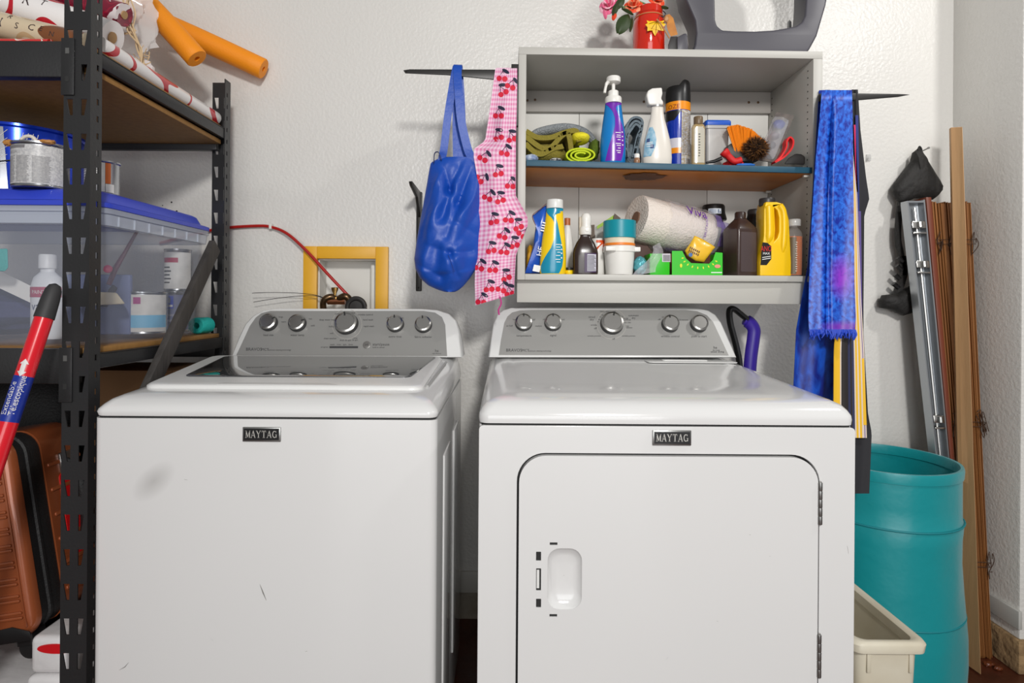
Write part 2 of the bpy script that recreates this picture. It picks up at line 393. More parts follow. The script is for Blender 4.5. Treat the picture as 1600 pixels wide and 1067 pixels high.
hp = [deckxy(335, 606.5), deckxy(352, 603.5), deckxy(512, 605), deckxy(534, 608.5)]
G().rings([trap(hp, .0088, .008), trap(hp, .0096, .008)]).build('lid_grip', mat('grip_shadow_grey', (205, 205, 203), .35), lid)
for a, b in (((668, 604), (697, 566)),):
    p, q = deckxy(*a), deckxy(*b); G().tube([top(*p, .0), top((p[0]+q[0])/2, (p[1]+q[1])/2, 0), top(*q, .0)], .0035, 6).build('deck_groove', mat('groove_grey', (170, 170, 168), .4), was)
badge(was, 380, 439.5, 667, 689, WY0)
console(was, [(362, 559), (374, 528), (384, 507), (396, 494), (412, 485.5), (432, 482.5), (660, 483), (684, 485), (702, 491), (712, 501), (717, 516), (722, 559)],
        [(371, 556.5), (381, 535), (392, 511), (401, 498), (410, 491), (424, 487.5), (662, 487.5), (680, 490), (691, 497), (696, 509), (699, 557.5)][::-1],
        [(422.5, 507, 13, 60), (467, 508, 13, 75), (543, 508, 17.5, -12), (619, 509, 12.8, -8), (662.5, 510, 12.8, -8)],
        [('BRAVOS', 386, 549.5, 5, 'l'), ('MCT', 410, 549.5, 4.2, 'l'), ('maximum cleaning technology', 420, 549.3, 2.2, 'l'), ('load size', 421, 526.5, 3.4, 'c'), ('water temp', 466, 526.5, 3.4, 'c'),
         ('extra rinse', 618, 529, 3.4, 'c'), ('fabric softener', 662, 529.5, 3.4, 'c'), ('start/pause', 583, 541.5, 4.4, 'l'), ('hold to cancel', 583, 545.3, 2.4, 'l'),
         ('deep water wash', 526, 502.5, 2.8, 'r'), ('bulky', 523, 513, 2.8, 'r'), ('soft', 522, 523.5, 2.6, 'r'), ('clean washer', 527, 531.5, 2.8, 'r'), ('drain & spin', 541, 534.5, 2.8, 'c'),
         ('rinse', 556, 531, 2.6, 'c'), ('& spin', 556, 534, 2.6, 'c'), ('power', 533, 493, 2.4, 'r'), ('normal', 546, 491.6, 2.6, 'l'), ('wrinkle control', 560, 494.6, 2.8, 'l'),
         ('hand wash', 568, 502.6, 2.8, 'l'), ('rapid wash', 569, 512.6, 2.8, 'l'), ('hot', 484, 501, 2.6, 'l'), ('cold', 487, 511.5, 2.6, 'l'), ('warm', 441, 505.5, 2.4, 'l'), ('large', 437, 498, 2.6, 'l'),
         ('off', 608, 499.5, 2.4, 'r'), ('on', 628, 499.5, 2.4, 'l'), ('wash   rinse   spin   done', 517, 541, 2.6, 'l'), ('progress', 514, 544.8, 2.4, 'r'), ('he', 680, 551.5, 4.5, 'l'), ('high efficiency', 676, 554.6, 1.8, 'l')],
        [(516, 542.4, 560.5, 545.6)])
bc = con(574, 540.5, .008); bt = G().lathe([(.0118, 0), (.0115, .002), (.0095, .0028), (0, .0024)], bc, 28, axis=(0, -.907, .42)).build('start_button', mat('button_grey', (122, 120, 117), .35, metal=.3), was)
text(G(), '>II', lambda u, v: con(574+u, 542.6-v, .0118), 5.5, 0, 0, 'c').build('button_symbol', m_print, bt, smooth=0, recalc=False)
def scuff(parent, pts, w, Y):
    P = [at(x, y, Y-.0006) for x, y in pts]; g = G(); v = []
    for i, p in enumerate(P):
        t = (P[min(i+1, len(P)-1)]-P[max(i-1, 0)]).normalized(); n = Vector((-t.z, 0, t.x)); k = w*(1-abs(2*i/(len(P)-1)-1)*.8); v += [p+n*k, p-n*k]
    g.add(v, [(2*i, 2*i+1, 2*i+3, 2*i+2) for i in range(len(P)-1)]).build('scuff_mark', m_scuff, parent, smooth=0, recalc=False)
for pts, w in (([(406, 913), (411, 926), (416, 938)], .0012), ([(186, 1047), (195, 1042), (201, 1035)], .0008), ([(288, 749), (293, 750)], .001), ([(477, 1018), (480, 1017)], .0014), ([(330, 998), (333, 1001)], .0006)): scuff(was, pts, w, WY0)
# soft-edged grey oval mixed into the base colour of the washer front
ms = m_enamel.copy(); ms.name = 'white_enamel_grey_patch'; nt = ms.node_tree; b = nt.nodes['Principled BSDF']
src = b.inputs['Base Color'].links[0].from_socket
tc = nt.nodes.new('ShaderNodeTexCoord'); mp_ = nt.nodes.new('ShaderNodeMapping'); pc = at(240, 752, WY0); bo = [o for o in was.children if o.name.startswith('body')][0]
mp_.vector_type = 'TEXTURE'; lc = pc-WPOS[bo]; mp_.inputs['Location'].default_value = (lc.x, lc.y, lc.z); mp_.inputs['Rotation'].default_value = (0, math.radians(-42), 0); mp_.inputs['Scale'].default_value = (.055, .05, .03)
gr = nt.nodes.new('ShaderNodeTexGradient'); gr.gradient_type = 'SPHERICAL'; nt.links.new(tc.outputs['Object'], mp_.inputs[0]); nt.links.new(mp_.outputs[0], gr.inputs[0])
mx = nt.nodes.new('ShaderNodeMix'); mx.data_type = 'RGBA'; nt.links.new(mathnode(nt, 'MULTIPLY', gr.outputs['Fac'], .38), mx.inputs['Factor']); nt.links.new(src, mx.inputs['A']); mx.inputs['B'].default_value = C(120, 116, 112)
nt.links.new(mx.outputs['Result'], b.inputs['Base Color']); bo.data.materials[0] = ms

# ---------------------------------------------------------------- dryer
DX0, DX1, DY0, DY1 = -.0505, .688, 1.18, 1.88
dry = thing('clothes_dryer', ((DX0+DX1)/2, (DY0+DY1)/2, 0), 'white front-loading clothes dryer with plain square door below the cabinet', 'clothes dryer', 'laundry appliances')
DF = DY0+.014
G().rings([[Vector((u, v, z)) for u, v in rrect(DX0, DX1, DF, DY1, .006, 3)] for z in (.03, .8655)]).build('body', m_enamel, dry)
for x in (DX0+.06, DX1-.06):
    for y in (DY0+.06, DY1-.06): G().lathe([(.018, 0), (.022, .008), (.012, .012), (.012, .031)], (x, y, 0), 14).build('foot', m_dark, dry)
a = at(808, 706, DY0); b2 = at(1281, 706, DY0); ZT = a.z-.002; ZB = .2; HX = (a.x, b2.x)
front = lambda u, v, w: Vector((u, DY0+w, v))
G().plate(rrect(DX0, DX1, .03, .8655, .008, 3), [rrect(HX[0], HX[1], ZB, ZT, .056, 10)], front, .014).build('front_panel', m_enamel, dry, bevel=.003, smooth=0)
G().box(HX[0]-.001, HX[1]+.001, DF-.0015, DF+.001, ZB, ZT).build('door_gap', m_gap, dry)
dY = DY0-.004
def px2(px, py): p = at(px, py, dY); return (p.x, p.z)
def prect(x0, x1, y0, y1, r): a, b = px2(x0, y1), px2(x1, y0); return rrect(a[0], b[0], a[1], b[1], r, 6)
hole = prect(855, 909.5, 857, 952, .024); slots = [prect(837.5, 845.5, 862, 876, .001), prect(837.5, 845.5, 888, 922.5, .001), prect(837.5, 845.5, 935.5, 949, .001), prect(859, 871, 847.5, 851.5, .0006), prect(858.5, 870.5, 959.5, 963.5, .0006)]
gp = .0042
door = G().plate(rrect(HX[0]+gp, HX[1]-gp, ZB+gp, ZT-gp, .053, 10), [hole]+slots, lambda u, v, w: Vector((u, dY+w, v)), .016).build('door', m_enamel, dry, bevel=.0022, seg=3, smooth=0)
cxh = sum(p[0] for p in hole)/len(hole); czh = sum(p[1] for p in hole)/len(hole)
G().rings([[Vector((cxh+(u-cxh)*k, dY+dd, czh+(v-czh)*k)) for u, v in hole] for k, dd in ((1.0, .0012), (.94, .0055), (.84, .0105), (.68, .0138), (.4, .0150), (.01, .0153))], cap=False).build('door_grip_recess', m_enamel, door, smooth=70)
g = G()
for s in slots: G().prism(s, lambda u, v, w: Vector((u, dY+w, v)), .0022, .005).build('latch_slot_backing', m_gap, door)

g = G(); p = px2(841.5, 905); g.box(p[0]-.0035, p[0]+.0015, dY+.0012, dY+.0024, p[1]-.018, p[1]+.018); g.build('latch_tab', m_enamel_dull, door)
for py0, py1 in ((752, 818), (989, 1056)):
    u = at(1279, py0, DY0).z; l = at(1279, py1, DY0).z; x = HX[1]-.001
    hg = G(); n = 5
    for i in range(n): hg.lathe([(.0042, 0), (.0045, .001), (.0045, (u-l)/n-.002), (.0042, (u-l)/n-.0008)], (x, DY0-.004, l+(u-l)*i/n), 12)
    h = hg.build('hinge', m_steel, dry); G().lathe([(.002, 0), (.002, u-l+.003)], (x, DY0-.004, l-.0015), 8).build('hinge_pin', m_chrome, h)
    G().box(x-.001, x+.004, DY0-.001, DY0+.003, l, u).build('hinge_leaf', m_steel, h)
G().rings([[Vector((u, v, z)) for u, v in rrect(DX0+.004, DX1-.004, DY0+.006, DY1-.004, .01, 4)] for z in (.865, .8705)]).build('seam_gap', m_gap, dry)
st = [(.870, .000, 0), (.880, -.001, 0), (.888, .0, .5), (.897, .005, 1), (.906, .013, 1), (.912, .026, 1), (.915, .045, 1)]
zf2 = lambda y: .042*(y-1.2)
rg = [[Vector((u, v, h+zf2(v)*k)) for u, v in rrect(DX0+i, DX1-i, DY0+i, DY1-.02-i*.1, .02, 6)] for h, i, k in st]
rg += [[Vector((u, v, .916+zf2(v))) for u, v in rrect(DX0+.06, DX1-.06, DY0+.16, DY1-.04, .06, 6)], [Vector((u, v, .9145+zf2(v))) for u, v in rrect(DX0+.075, DX1-.075, DY0+.185, DY1-.05, .05, 6)]]
rg = [r if len(r) == len(rg[0]) else r for r in rg]
G().rings(rg).build('top_deck', m_enamel, dry, smooth=60)
p0 = at(1022, 560, 1.76); zz = .916+zf2(1.74)
G().rings([[Vector((u, v, zz+o)) for u, v in rrect(.405, .66, 1.70, 1.762, .012, 4)] for o in (-.001, .0015)]).build('lint_screen_cover', m_enamel_dull, dry, bevel=.001)
G().rings([[Vector((u, v, zz+o)) for u, v in rrect(.455, .585, 1.735, 1.758, .006, 4)] for o in (.001, .004)]).build('lint_screen_handle', m_enamel_dull, dry, bevel=.001)
badge(dry, 1019, 1079.5, 672, 695, DY0)
console(dry, [(763, 559), (767, 532), (771, 506), (777, 492), (786, 485), (798, 481.5), (830, 480.5), (1070, 480.5), (1090, 481.5), (1106, 485.5), (1117, 492), (1126, 504), (1150, 559)],
        [(779.5, 556), (783, 532), (788, 506), (793, 496), (800, 490), (812, 486.8), (830, 486), (1070, 486), (1088, 488), (1103, 494), (1113, 505), (1137, 556.5)][::-1],
        [(818, 507, 13, 0), (863.5, 507, 13, 0), (955, 508, 17.5, 12), (1045.5, 509, 13, -8), (1090, 509, 13, 0, False)],
        [('BRAVOS', 790.5, 551, 5, 'l'), ('MCT', 815, 551, 4.2, 'l'), ('maximum cleaning technology', 825, 550.8, 2.2, 'l'), ('temperature', 818.5, 527.5, 3.4, 'c'), ('signal', 864, 527, 3.4, 'c'),
         ('wrinkle control', 1046, 528.5, 3.4, 'c'), ('push to start', 1091, 528.5, 3.4, 'c'), ('timed', 924, 498.5, 3.4, 'c'), ('dry', 924, 502.5, 3.4, 'c'), ('automatic', 989, 496, 3, 'c'), ('dry', 989, 500, 3.2, 'c'),
         ('off', 932, 516, 3, 'r'), ('wrinkle', 932, 510.5, 2.4, 'r'), ('70', 935, 505.5, 2.2, 'r'), ('60', 937, 502, 2.2, 'r'), ('50', 939, 498, 2.2, 'r'), ('40', 942, 495, 2.2, 'r'), ('heavy duty', 951, 489.5, 2.4, 'r'), ('less', 957, 489.5, 2.4, 'l'),
         ('damp', 966, 497, 2.4, 'l'), ('energy', 972, 500, 2.4, 'l'), ('preferred', 972, 502.5, 2.4, 'l'), ('very dry', 974, 506.5, 2.4, 'l'), ('less', 977, 512, 2.4, 'l'), ('delicate', 977, 514.5, 2.4, 'l'), ('off', 958, 532.5, 3, 'c'),
         ('wrinkle prevent', 938, 527.5, 2.4, 'r'), ('wrinkle prevent', 971, 527.5, 2.4, 'l'), ('air fluff', 801, 512, 2.6, 'r'), ('low', 806, 502, 2.4, 'r'), ('high', 831, 502, 2.4, 'l'), ('medium', 836, 512, 2.4, 'l'), ('off', 851, 502, 2.4, 'r'), ('loud', 876, 502, 2.4, 'l'),
         ('off', 1031, 502, 2.6, 'r'), ('on', 1036, 498, 2.4, 'r'), ('120 minutes', 1058, 502.5, 2.4, 'l'), ('he', 1113, 546.5, 4.5, 'l'), ('the system', 1112, 549.5, 1.9, 'l'), ('sensor drying', 1109, 552.3, 2.8, 'l')])
for pts, w in (([(1171, 835), (1173, 836)], .001), ([(1202, 869), (1204, 869)], .0008), ([(1120, 970), (1122, 971)], .0008), ([(1324, 853), (1326, 865)], .0007), ([(1041, 1030), (1044, 1027)], .0006)): scuff(dry, pts, w, dY if pts[0][0] < 1270 else DY0)

# ================================================================== WASHER OUTLET RECESS
fr = thing('recess_frame', (-.553, YW, 1.0), 'yellow painted wooden frame around the tap recess in the wall above the washer', 'frame')
ox0, ox1, oz0, oz1 = -.7, -.407, .975, 1.294
yf = YW-.018
for nm, b in (('frame_side', (ox0, HX0, oz0, oz1)), ('frame_side', (HX1, ox1, oz0, oz1)), ('frame_head', (HX0, HX1, HZ1, oz1)), ('frame_sill', (HX0, HX1, oz0, HZ0))):
    G().box(b[0], b[1], yf, YW-.0005, b[2], b[3]).build(nm, m_yel, fr, bevel=.0015)
m_brass = mat('aged_brass', (186, 148, 84), .28, metal=.9, var=(60, (120, 88, 48), 4, .2))
m_bronze = mat('tarnished_brass', (120, 96, 70), .3, metal=.85, var=(70, (80, 60, 42), 4, .25))
m_pvc = mat('white_pipe', (224, 222, 214), .4)
G().lathe([(.0095, 0), (.0095, .21)], (-.474, YW+.055, HZ0+.006), 16).build('wall_pipe', m_pvc)
tag(bpy.data.objects['wall_pipe'], 'thin white standing pipe at the right inside the yellow-framed recess', 'pipe')
vl = thing('tap_valve', at(525, 470, 2.06), 'brass washer tap with upright gold lever inside the yellow frame', 'tap')
def tp(px, py, Y): return at(px, py, Y)
G().tube(smoothpath([tp(507, 492, 2.06), tp(505, 474, 2.05), tp(510, 466, 2.045), tp(519, 464, 2.05), tp(527, 470, 2.06)]), .011, 12).build('tap_spout', m_bronze, vl)
G().tube(smoothpath([tp(527, 470, 2.06), tp(533, 465, 2.05), tp(540, 463, 2.045), tp(546, 470, 2.05), tp(546, 492, 2.06)]), .012, 12).build('tap_spout', m_bronze, vl)
G().tube([tp(512, 470, 2.056), tp(540, 470, 2.056)], .013, 14).build('tap_body', mat('copper_body', (150, 96, 66), .3, metal=.8), vl)
G().lathe([(.012, 0), (.012, .008), (.005, .012), (.0045, .018), (.011, .032), (.0125, .040), (.010, .0415), (0, .0415)], tp(523, 468, 2.05), 12, sy=.45).build('tap_lever', m_brass, vl)
hs = G(); c = tp(557, 480, 2.045)
for k in range(3):
    hs.tube([c+Vector((.030*cos(a)*(1-.16*k), -.006+.008*k, .030*sin(a)*(1-.16*k))) for a in [2*PI*i/28 for i in range(29)]], .008, 8)
hs.lathe([(.024, 0), (.022, .008), (0, .01)], c, 20, axis=(0, -1, 0))
tag(hs.build('coiled_hose', mat('black_rubber', (40, 38, 37), .6)), 'black rubber hose coil beside the brass tap in the recess', 'hose')
rd = G().tube(smoothpath([at(250, 380, 2.083), at(300, 367, 2.083), at(345, 357, 2.083), at(400, 353, 2.083), at(425, 355, 2.08), at(450, 366, 2.07), at(480, 393, 2.06), at(512, 428, 2.05), at(546, 464, 2.045)], 8), .0052, 10)
rd = tag(rd.build('red_tube', mat('red_plastic_tube', (176, 30, 26), .35)), 'thin red water tube running along the wall down into the yellow-framed recess', 'tube')
G().box(at(423, 350, 2.09).x, at(427, 350, 2.09).x, 2.072, YW-.001, at(425, 358, 2.08).z, at(425, 350, 2.08).z).build('tube_clip', mat('clip_white', (225, 222, 215), .4), rd, bevel=.001)
for i, (pts, lb) in enumerate((([(394, 458), (420, 457), (455, 457.5), (478, 459), (497, 462), (512, 468)], 'upper of two thin wires sticking out left of the yellow frame'),
                 ([(396, 472), (420, 468), (450, 464), (478, 462), (497, 463), (514, 470)], 'lower drooping of two thin wires sticking out left of the yellow frame'))):
    tag(G().tube(smoothpath([at(x, y, 2.045) for x, y in pts]), .0011, 6).build('stiff_wire', m_dark), lb, 'wire', 'wires by the yellow frame')

# ================================================================== STORAGE RACK
m_rack = mat('black_powder_coat', (31, 31, 32), .42, var=(6, (40, 40, 41), 5, .3), bump=(160, .05))
m_board = mat('particle_board', (160, 118, 62), .7, var=(60, (138, 98, 48), 6, .3))
RX1 = -.890; RXF = -.947; RY0 = 1.285; RY1 = 1.937; RZ = 1.805; PIT = .074
rack = thing('storage_rack', ((RX1-2.1)/2, (RY0+RY1)/2, 0), 'black steel boltless storage rack with particle board shelves at the left', 'rack')
def post_mesh(sx, sy, full):
    """angle post: punched face (in x) and punched flange (in y); corner at the origin, face goes to -x*sx, flange to +y*sy"""
    g = G(); fw = .057; fl = .037; th = .0025; n = int(RZ/PIT)
    for k in range(n+1):
        z0 = k*PIT; z1 = min(z0+PIT, RZ)
        if z1-z0 < .05:
            g.box(min(0, -fw*sx), max(0, -fw*sx), min(0, th*sy), max(0, th*sy), z0, z1); g.box(min(0, -th*sx), max(0, -th*sx), min(0, fl*sy), max(0, fl*sy), z0, z1); continue
        a = z0+.020; b = z0+.055
        h1 = [(.006, b), (.0195, b), (.0195, a), (.0125, a)]; h2 = [(.037, b), (.050, b), (.044, a), (.037, a)]
        out = [(0, z0), (fw, z0), (fw, z1), (0, z1)]
        g.plate(out, [[(fw-u, v) for u, v in h1], [(fw-u, v) for u, v in h2]], lambda u, v, w: Vector((-u*sx, w*sy, v)), th, walls=True)
        hs = [[(.020, z0+q), (.027, z0+q), (.027, z0+q+.013), (.020, z0+q+.013)] for q in (.012, .049)]
        g.plate([(th, z0), (fl, z0), (fl, z1), (th, z1)], hs, lambda u, v, w: Vector((-w*sx, u*sy, v)), th)
    return g
def place(g, off, name, parent):
    g.v = [p+Vector(off) for p in g.v]; return g.build(name, m_rack, parent, smooth=0)
place(post_mesh(1, 1, 1), (RX1, RY0, 0), 'post', rack)
place(post_mesh(1, -1, 1), (RX1, RY1, 0), 'post', rack)
place(post_mesh(-1, 1, 1), (-2.1, RY0, 0), 'post', rack)
place(post_mesh(-1, -1, 1), (-2.1, RY1, 0), 'post', rack)
for zb, zt in ((1.583, 1.660), (.925, 1.000), (.085, .165)):
    for y0, y1 in ((RY0+.003, RY0+.028), (RY1-.028, RY1-.003)):
        G().box(-2.095, RX1-.032, y0, y1, zb, zt).build('beam', m_rack, rack, bevel=.002)
    for x in (RX1-.0025, -2.0975):
        sgn = -1 if x > -1.5 else 1
        g = G().box(min(x, x+sgn*.012), max(x, x+sgn*.012), RY0+.037, RY1-.037, zt-.043, zt-.012); g.box(min(x, x+sgn*.03), max(x, x+sgn*.03), RY0+.037, RY1-.037, zt-.015, zt-.012)
        g.build('side_brace', m_rack, rack, bevel=.001)
    G().box(-2.07, RX1-.016, RY0+.030, RY1-.030, zt-.060, zt-.046).build('shelf_board_lower', m_board, rack, bevel=.001) if zt > 1.6 else None
    G().box(-2.07, RX1-.017, RY0+.030, RY1-.030, zt-.0115, zt+.0005).build('shelf_board', m_board, rack, bevel=.001)
    # end plate with two rivet slots clipped over the post face
    for x, s in ((RXF, 1), (-2.1+.057, -1)):
        pz0, pz1 = zt-.118 if zt > 1.5 else zt-.113, zt+.004
        xa, xb = sorted((x-s*.004, x+s*.024))
        ep = G().box(xa, xb, RY0-.004, RY0-.0005, pz0, pz1).build('end_plate', m_rack, rack, bevel=.0015)
        for q in (.028, .088):
            xc = (xa+xb)/2; G().box(xc-.004, xc+.004, RY0-.0046, RY0-.0038, pz0+q, pz0+q+.012).build('rivet_slot', m_steel if q > .05 else m_gap, ep)

# ---------------------------------------------------------------- big clear tote with blue lid
ZS = 1.0008
m_tubc = clear('milky_clear_plastic', (200, 208, 226), .13, .12)
m_rim = clear('frosted_rim_plastic', (214, 222, 236), .42, .25)
m_blue = mat('royal_blue_plastic', (52, 72, 196), .38)
TX0, TX1, TY0, TY1 = -1.62, -.905, 1.335, 1.862
tub = thing('storage_tote', ((TX0+TX1)/2, (TY0+TY1)/2, ZS), 'large clear plastic storage tote with blue lid on the rack shelf', 'storage tote')
def rr(i, z, r=.05): return [Vector((u, v, z)) for u, v in rrect(TX0+i, TX1-i, TY0+i, TY1-i, r, 5)]
G().rings([rr(.030, ZS), rr(.026, ZS+.006), rr(.010, 1.278), rr(.013, 1.278), rr(.029, ZS+.009), rr(.034, ZS+.003)]).build('bin', m_tubc, tub, smooth=50)
G().rings([rr(.010, 1.274), rr(.002, 1.276), rr(.0, 1.300), rr(.003, 1.302), rr(-.003, 1.3025), rr(-.003, 1.314), rr(.014, 1.314), rr(.014, 1.274)], close=True).build('rim', m_rim, tub, smooth=40)
G().rings([rr(.002, 1.314), rr(-.004, 1.3155), rr(-.004, 1.326), rr(.003, 1.329), rr(.012, 1.330), rr(.022, 1.352), rr(.030, 1.357), rr(.06, 1.3575)]).build('lid', m_blue, tub, smooth=40)
for k in range(7):
    y = TY0+.07+k*.06; G().box(TX1-.0035, TX1+.001, y, y+.003, 1.277, 1.300).build('rim_rib', m_rim, tub)
# things inside the tote
m_lab = mat('white_label', (226, 224, 220), .5, var=(40, (205, 203, 200), 2, .2)); m_can = mat('tin', (170, 172, 176), .25, metal=.9)
def can(name, c, r, h, body, label, parent=None, n=32):
    t = thing(name, c, label, 'paint can'); c = Vector(c)
    G().lathe([(r, 0), (r*1.02, .002), (r, .005), (r, h-.006), (r*1.03, h-.004), (r*1.03, h), (r*.94, h), (r*.93, h-.006), (0, h-.006)], c, n).build('tin_body', m_can, t)
    return t
ins = ZS+.012
t = thing('paint_bottle', at(74, 530, 1.42).xy.to_3d()+Vector((0, 0, ins)), 'white plastic paint bottle with pink band inside the tote', 'bottle'); c = Vector(t.location)
pf = [(.032, 0), (.036, .006), (.036, .125), (.030, .145), (.016, .158), (.016, .168)]
G().lathe(pf, c, 28, sy=.7).build('bottle_body', mat('translucent_white', (214, 216, 220), .4), t)
G().lathe([(.018, .166), (.018, .196), (.016, .199), (0, .199)], c, 20).build('cap', mat('cap_white', (215, 216, 218), .4), t)
s = Surf(pf, c, 1, .7); g = G(); s.patch(g, [(.098, -1.4, 1.4), (.122, -1.4, 1.4)]); o = g.build('label_band', mat('crimson_print', (166, 40, 76), .5), t)
g = G(); s.write(g, 'PAINT', .012, -.1, .106); s.write(g, 'val', .028, -.2, .068, mi=1); g.build('label_print', [m_lab, mat('slate_print', (80, 84, 110), .5)], t, smooth=0, recalc=False)
tag(G().rings([[at(x, y, Y) for x, y in ((-160, 345), (92, 468), (92, 494), (-160, 375))] for Y in (1.47, 1.478)]).build('white_board', mat('white_board_face', (226, 225, 222), .5)), 'white painted board lying slanted across the inside of the tote', 'board')
tag(G().rings([[at(x, y, Y) for x, y in ((-26, 390), (12, 388), (13, 418), (8, 424), (-26, 424))] for Y in (1.385, 1.40)]).build('teal_sponge', mat('teal_foam', (24, 168, 160), .7, bump=(120, .3)), bevel=.003), 'teal foam block against the front wall of the tote', 'sponge')
tag(G().blob((-1.36, 1.58, ins+.06), (.16, .11, .06), 3, .25, 2.5, flat_bottom=ins).build('folded_drop_cloth', mat('navy_cloth', (48, 52, 92), .8, bump=(40, .4))), 'dark navy cloth bundle filling the left of the tote', 'cloth')
tag(G().rings([[Vector((x, y, z)) for x, z in ((-1.43, ins), (-1.23, ins), (-1.23, ins+.032), (-1.43, ins+.05))] for y in (1.395, 1.46)]).build('tan_block', mat('tan_wood_block', (190, 142, 96), .7), bevel=.004), 'tan wooden block on the floor of the tote at the frame edge', 'block')
c1 = at(225, 500, 1.665); cn = can('pale_blue_paint_can', (c1.x, 1.665, ins), .058, .115, None, 'pale blue and white paint can standing in the tote nearest the black bar'); c = Vector(cn.location)
s = Surf([(.0584, 0), (.0584, .12)], c); g = G(); s.patch(g, [(.007, -1.6, 1.6), (.107, -1.6, 1.6)], 16); g.build('label_wrap', m_lab, cn)
g = G(); s.patch(g, [(.018, -1.6, 1.6), (.052, -1.6, 1.6)], 16, .0009); g.build('label_stripe', mat('sky_blue_print', (120, 186, 222), .5), cn)
g = G(); s.patch(g, [(.082, .1, .4), (.1, .1, .4)], 4, .0009); g.build('label_crest', mat('magenta_print', (170, 60, 130), .5), cn)
c1 = at(275, 500, 1.775); cn = can('grey_paint_can', (c1.x, 1.775, ins), .0345, .118, None, 'grey paint can with small blue crest standing in the tote corner'); c = Vector(cn.location)
s = Surf([(.0349, 0), (.0349, .12)], c); g = G(); s.patch(g, [(.007, -1.6, 1.6), (.108, -1.6, 1.6)], 16); g.build('label_wrap', mat('slate_label', (104, 108, 138), .5), cn)
g = G(); s.patch(g, [(.068, -.35, .3), (.104, -.35, .3)], 6, .0009); g.build('label_crest', mat('blue_crest', (56, 76, 176), .5), cn)
g = G(); s.patch(g, [(.073, -.3, .25), (.079, -.3, .25)], 6, .0012); s.patch(g, [(.085, -.1, .07), (.1, -.06, .03)], 3, .0012); g.build('crest_mark', m_lab, cn, recalc=False)
g = G(); s.write(g, 'EXTERIOR', .009, -.1, .046); s.write(g, 'INTERIOR', .009, -.1, .030); g.build('label_print', m_lab, cn, smooth=0, recalc=False)
c1 = at(278, 440, 1.775); cn = can('white_paint_can', (c1.x, 1.775, ins+.1195), .036, .122, None, 'white paint can with crimson stripe stacked on the grey can in the tote'); c = Vector(cn.location)
s = Surf([(.0364, 0), (.0364, .12)], c); g = G(); s.patch(g, [(.006, -1.6, 1.6), (.112, -1.6, 1.6)], 16); g.build('label_wrap', m_lab, cn)
g = G(); s.patch(g, [(.082, -.7, .5), (.096, -.7, .5)], 8, .0009); g.build('label_stripe', MATS['crimson_print'], cn)
g = G()
for k in range(5): s.patch(g, [(.022+k*.011, -.7, -.1+.1*(k % 2)), (.026+k*.011, -.7, -.1+.1*(k % 2))], 4, .0009)
g.build('label_print', m_print, cn, recalc=False)
tag(G().rings([[at(x, y, Y) for x, y in ((125, 455), (182, 457), (196, 475), (120, 478))] for Y in (1.50, 1.56)]).build('beige_tray', mat('beige_plastic', (196, 184, 160), .5), bevel=.004), 'beige plastic tray resting among the cans in the tote', 'tray')
tag(G().box(-1.17, -1.0, 1.60, 1.615, ins, ins+.16).build('grey_sanding_pad', mat('blue_grey_card', (112, 122, 160), .6), bevel=.004), 'blue grey card standing upright behind the cans in the tote', 'card')
pr = thing('paint_brush', at(172, 440, 1.53), 'paint brush with pink handle tip lying in the tote', 'brush')
G().tube([at(215, 360, 1.60), at(195, 395, 1.57), at(180, 420, 1.54), at(170, 445, 1.53)], [.004, .005, .007, .006], 10).build('handle', mat('dark_maroon_handle', (96, 40, 62), .4), pr)
G().lathe([(.004, 0), (.010, .008), (.010, .014), (0, .02)], at(173, 422, 1.525), 12, axis=(0, -1, .2)).build('handle_tip', mat('hot_pink', (222, 60, 110), .4), pr)
G().rings([[at(x, y, Y) for x, y in ((150, 478), (176, 444), (184, 450), (168, 480))] for Y in (1.525, 1.535)]).build('bristles', mat('dark_bristle', (44, 38, 40), .8), pr, bevel=.002)
# teal foam tube end on the shelf
tl = thing('teal_foam_roll', at(303, 522, 1.86), 'short teal foam tube on the rack shelf behind the tote', 'foam tube')
a = at(306, 509, 1.832); ax = Vector((.10, .995, 0)).normalized(); n = 24
G().rings([[a+Vector((cos(t)*r, 0, sin(t)*r))+ax*l for t in [2*PI*i/n for i in range(n)]] for r, l in ((.010, .001), (.022, 0), (.025, .004), (.025, .058), (.010, .058))], close=True).build('foam_body', MATS['teal_foam'], tl)

# ---------------------------------------------------------------- paint cans on the tote lid
ZL = 1.3582
can1 = thing('large_blue_paint_can', (-1.27, 1.58, ZL), 'large shiny blue and silver paint can on the blue tote lid', 'paint can', 'paint cans on the tote lid')
m_bcan = mat('blue_lithographed_tin', (22, 60, 190), .18, metal=.55); c = Vector(can1.location)
pf = [(.138, 0), (.140, .003), (.138, .008), (.138, .166), (.142, .170), (.142, .176), (.130, .176), (.128, .169), (0, .169)]
G().lathe(pf, c, 56).build('tin_body', m_bcan, can1, smooth=30)
s = Surf([(.1382, 0), (.1382, .19)], c); g = G(); s.patch(g, [(.008, .18, .48), (.09, .16, .44), (.164, .12, .40)], 6, .0006); g.build('silver_flash', mat('bright_tin', (216, 218, 224), .15, metal=.8), can1)
g = G(); s.patch(g, [(.01, -.15, .04), (.164, -.12, .06)], 6, .0006); g.build('purple_flash', mat('violet_tin', (108, 84, 170), .2, metal=.4), can1)
g = G()
for k in range(5): g.tube([s(-.1+q*.08, .05+k*.006+q*(.004+.002*k), .0008) for q in range(8)], .0007, 4)
for k in range(4): g.tube([s(.62+k*.07+q*.03, .115+q*.02, .0008) for q in range(3)], .0008, 4)
s.write(g, 'n', .05, .08, .085, .0012); g.build('can_print', m_lab, can1, smooth=0, recalc=False)
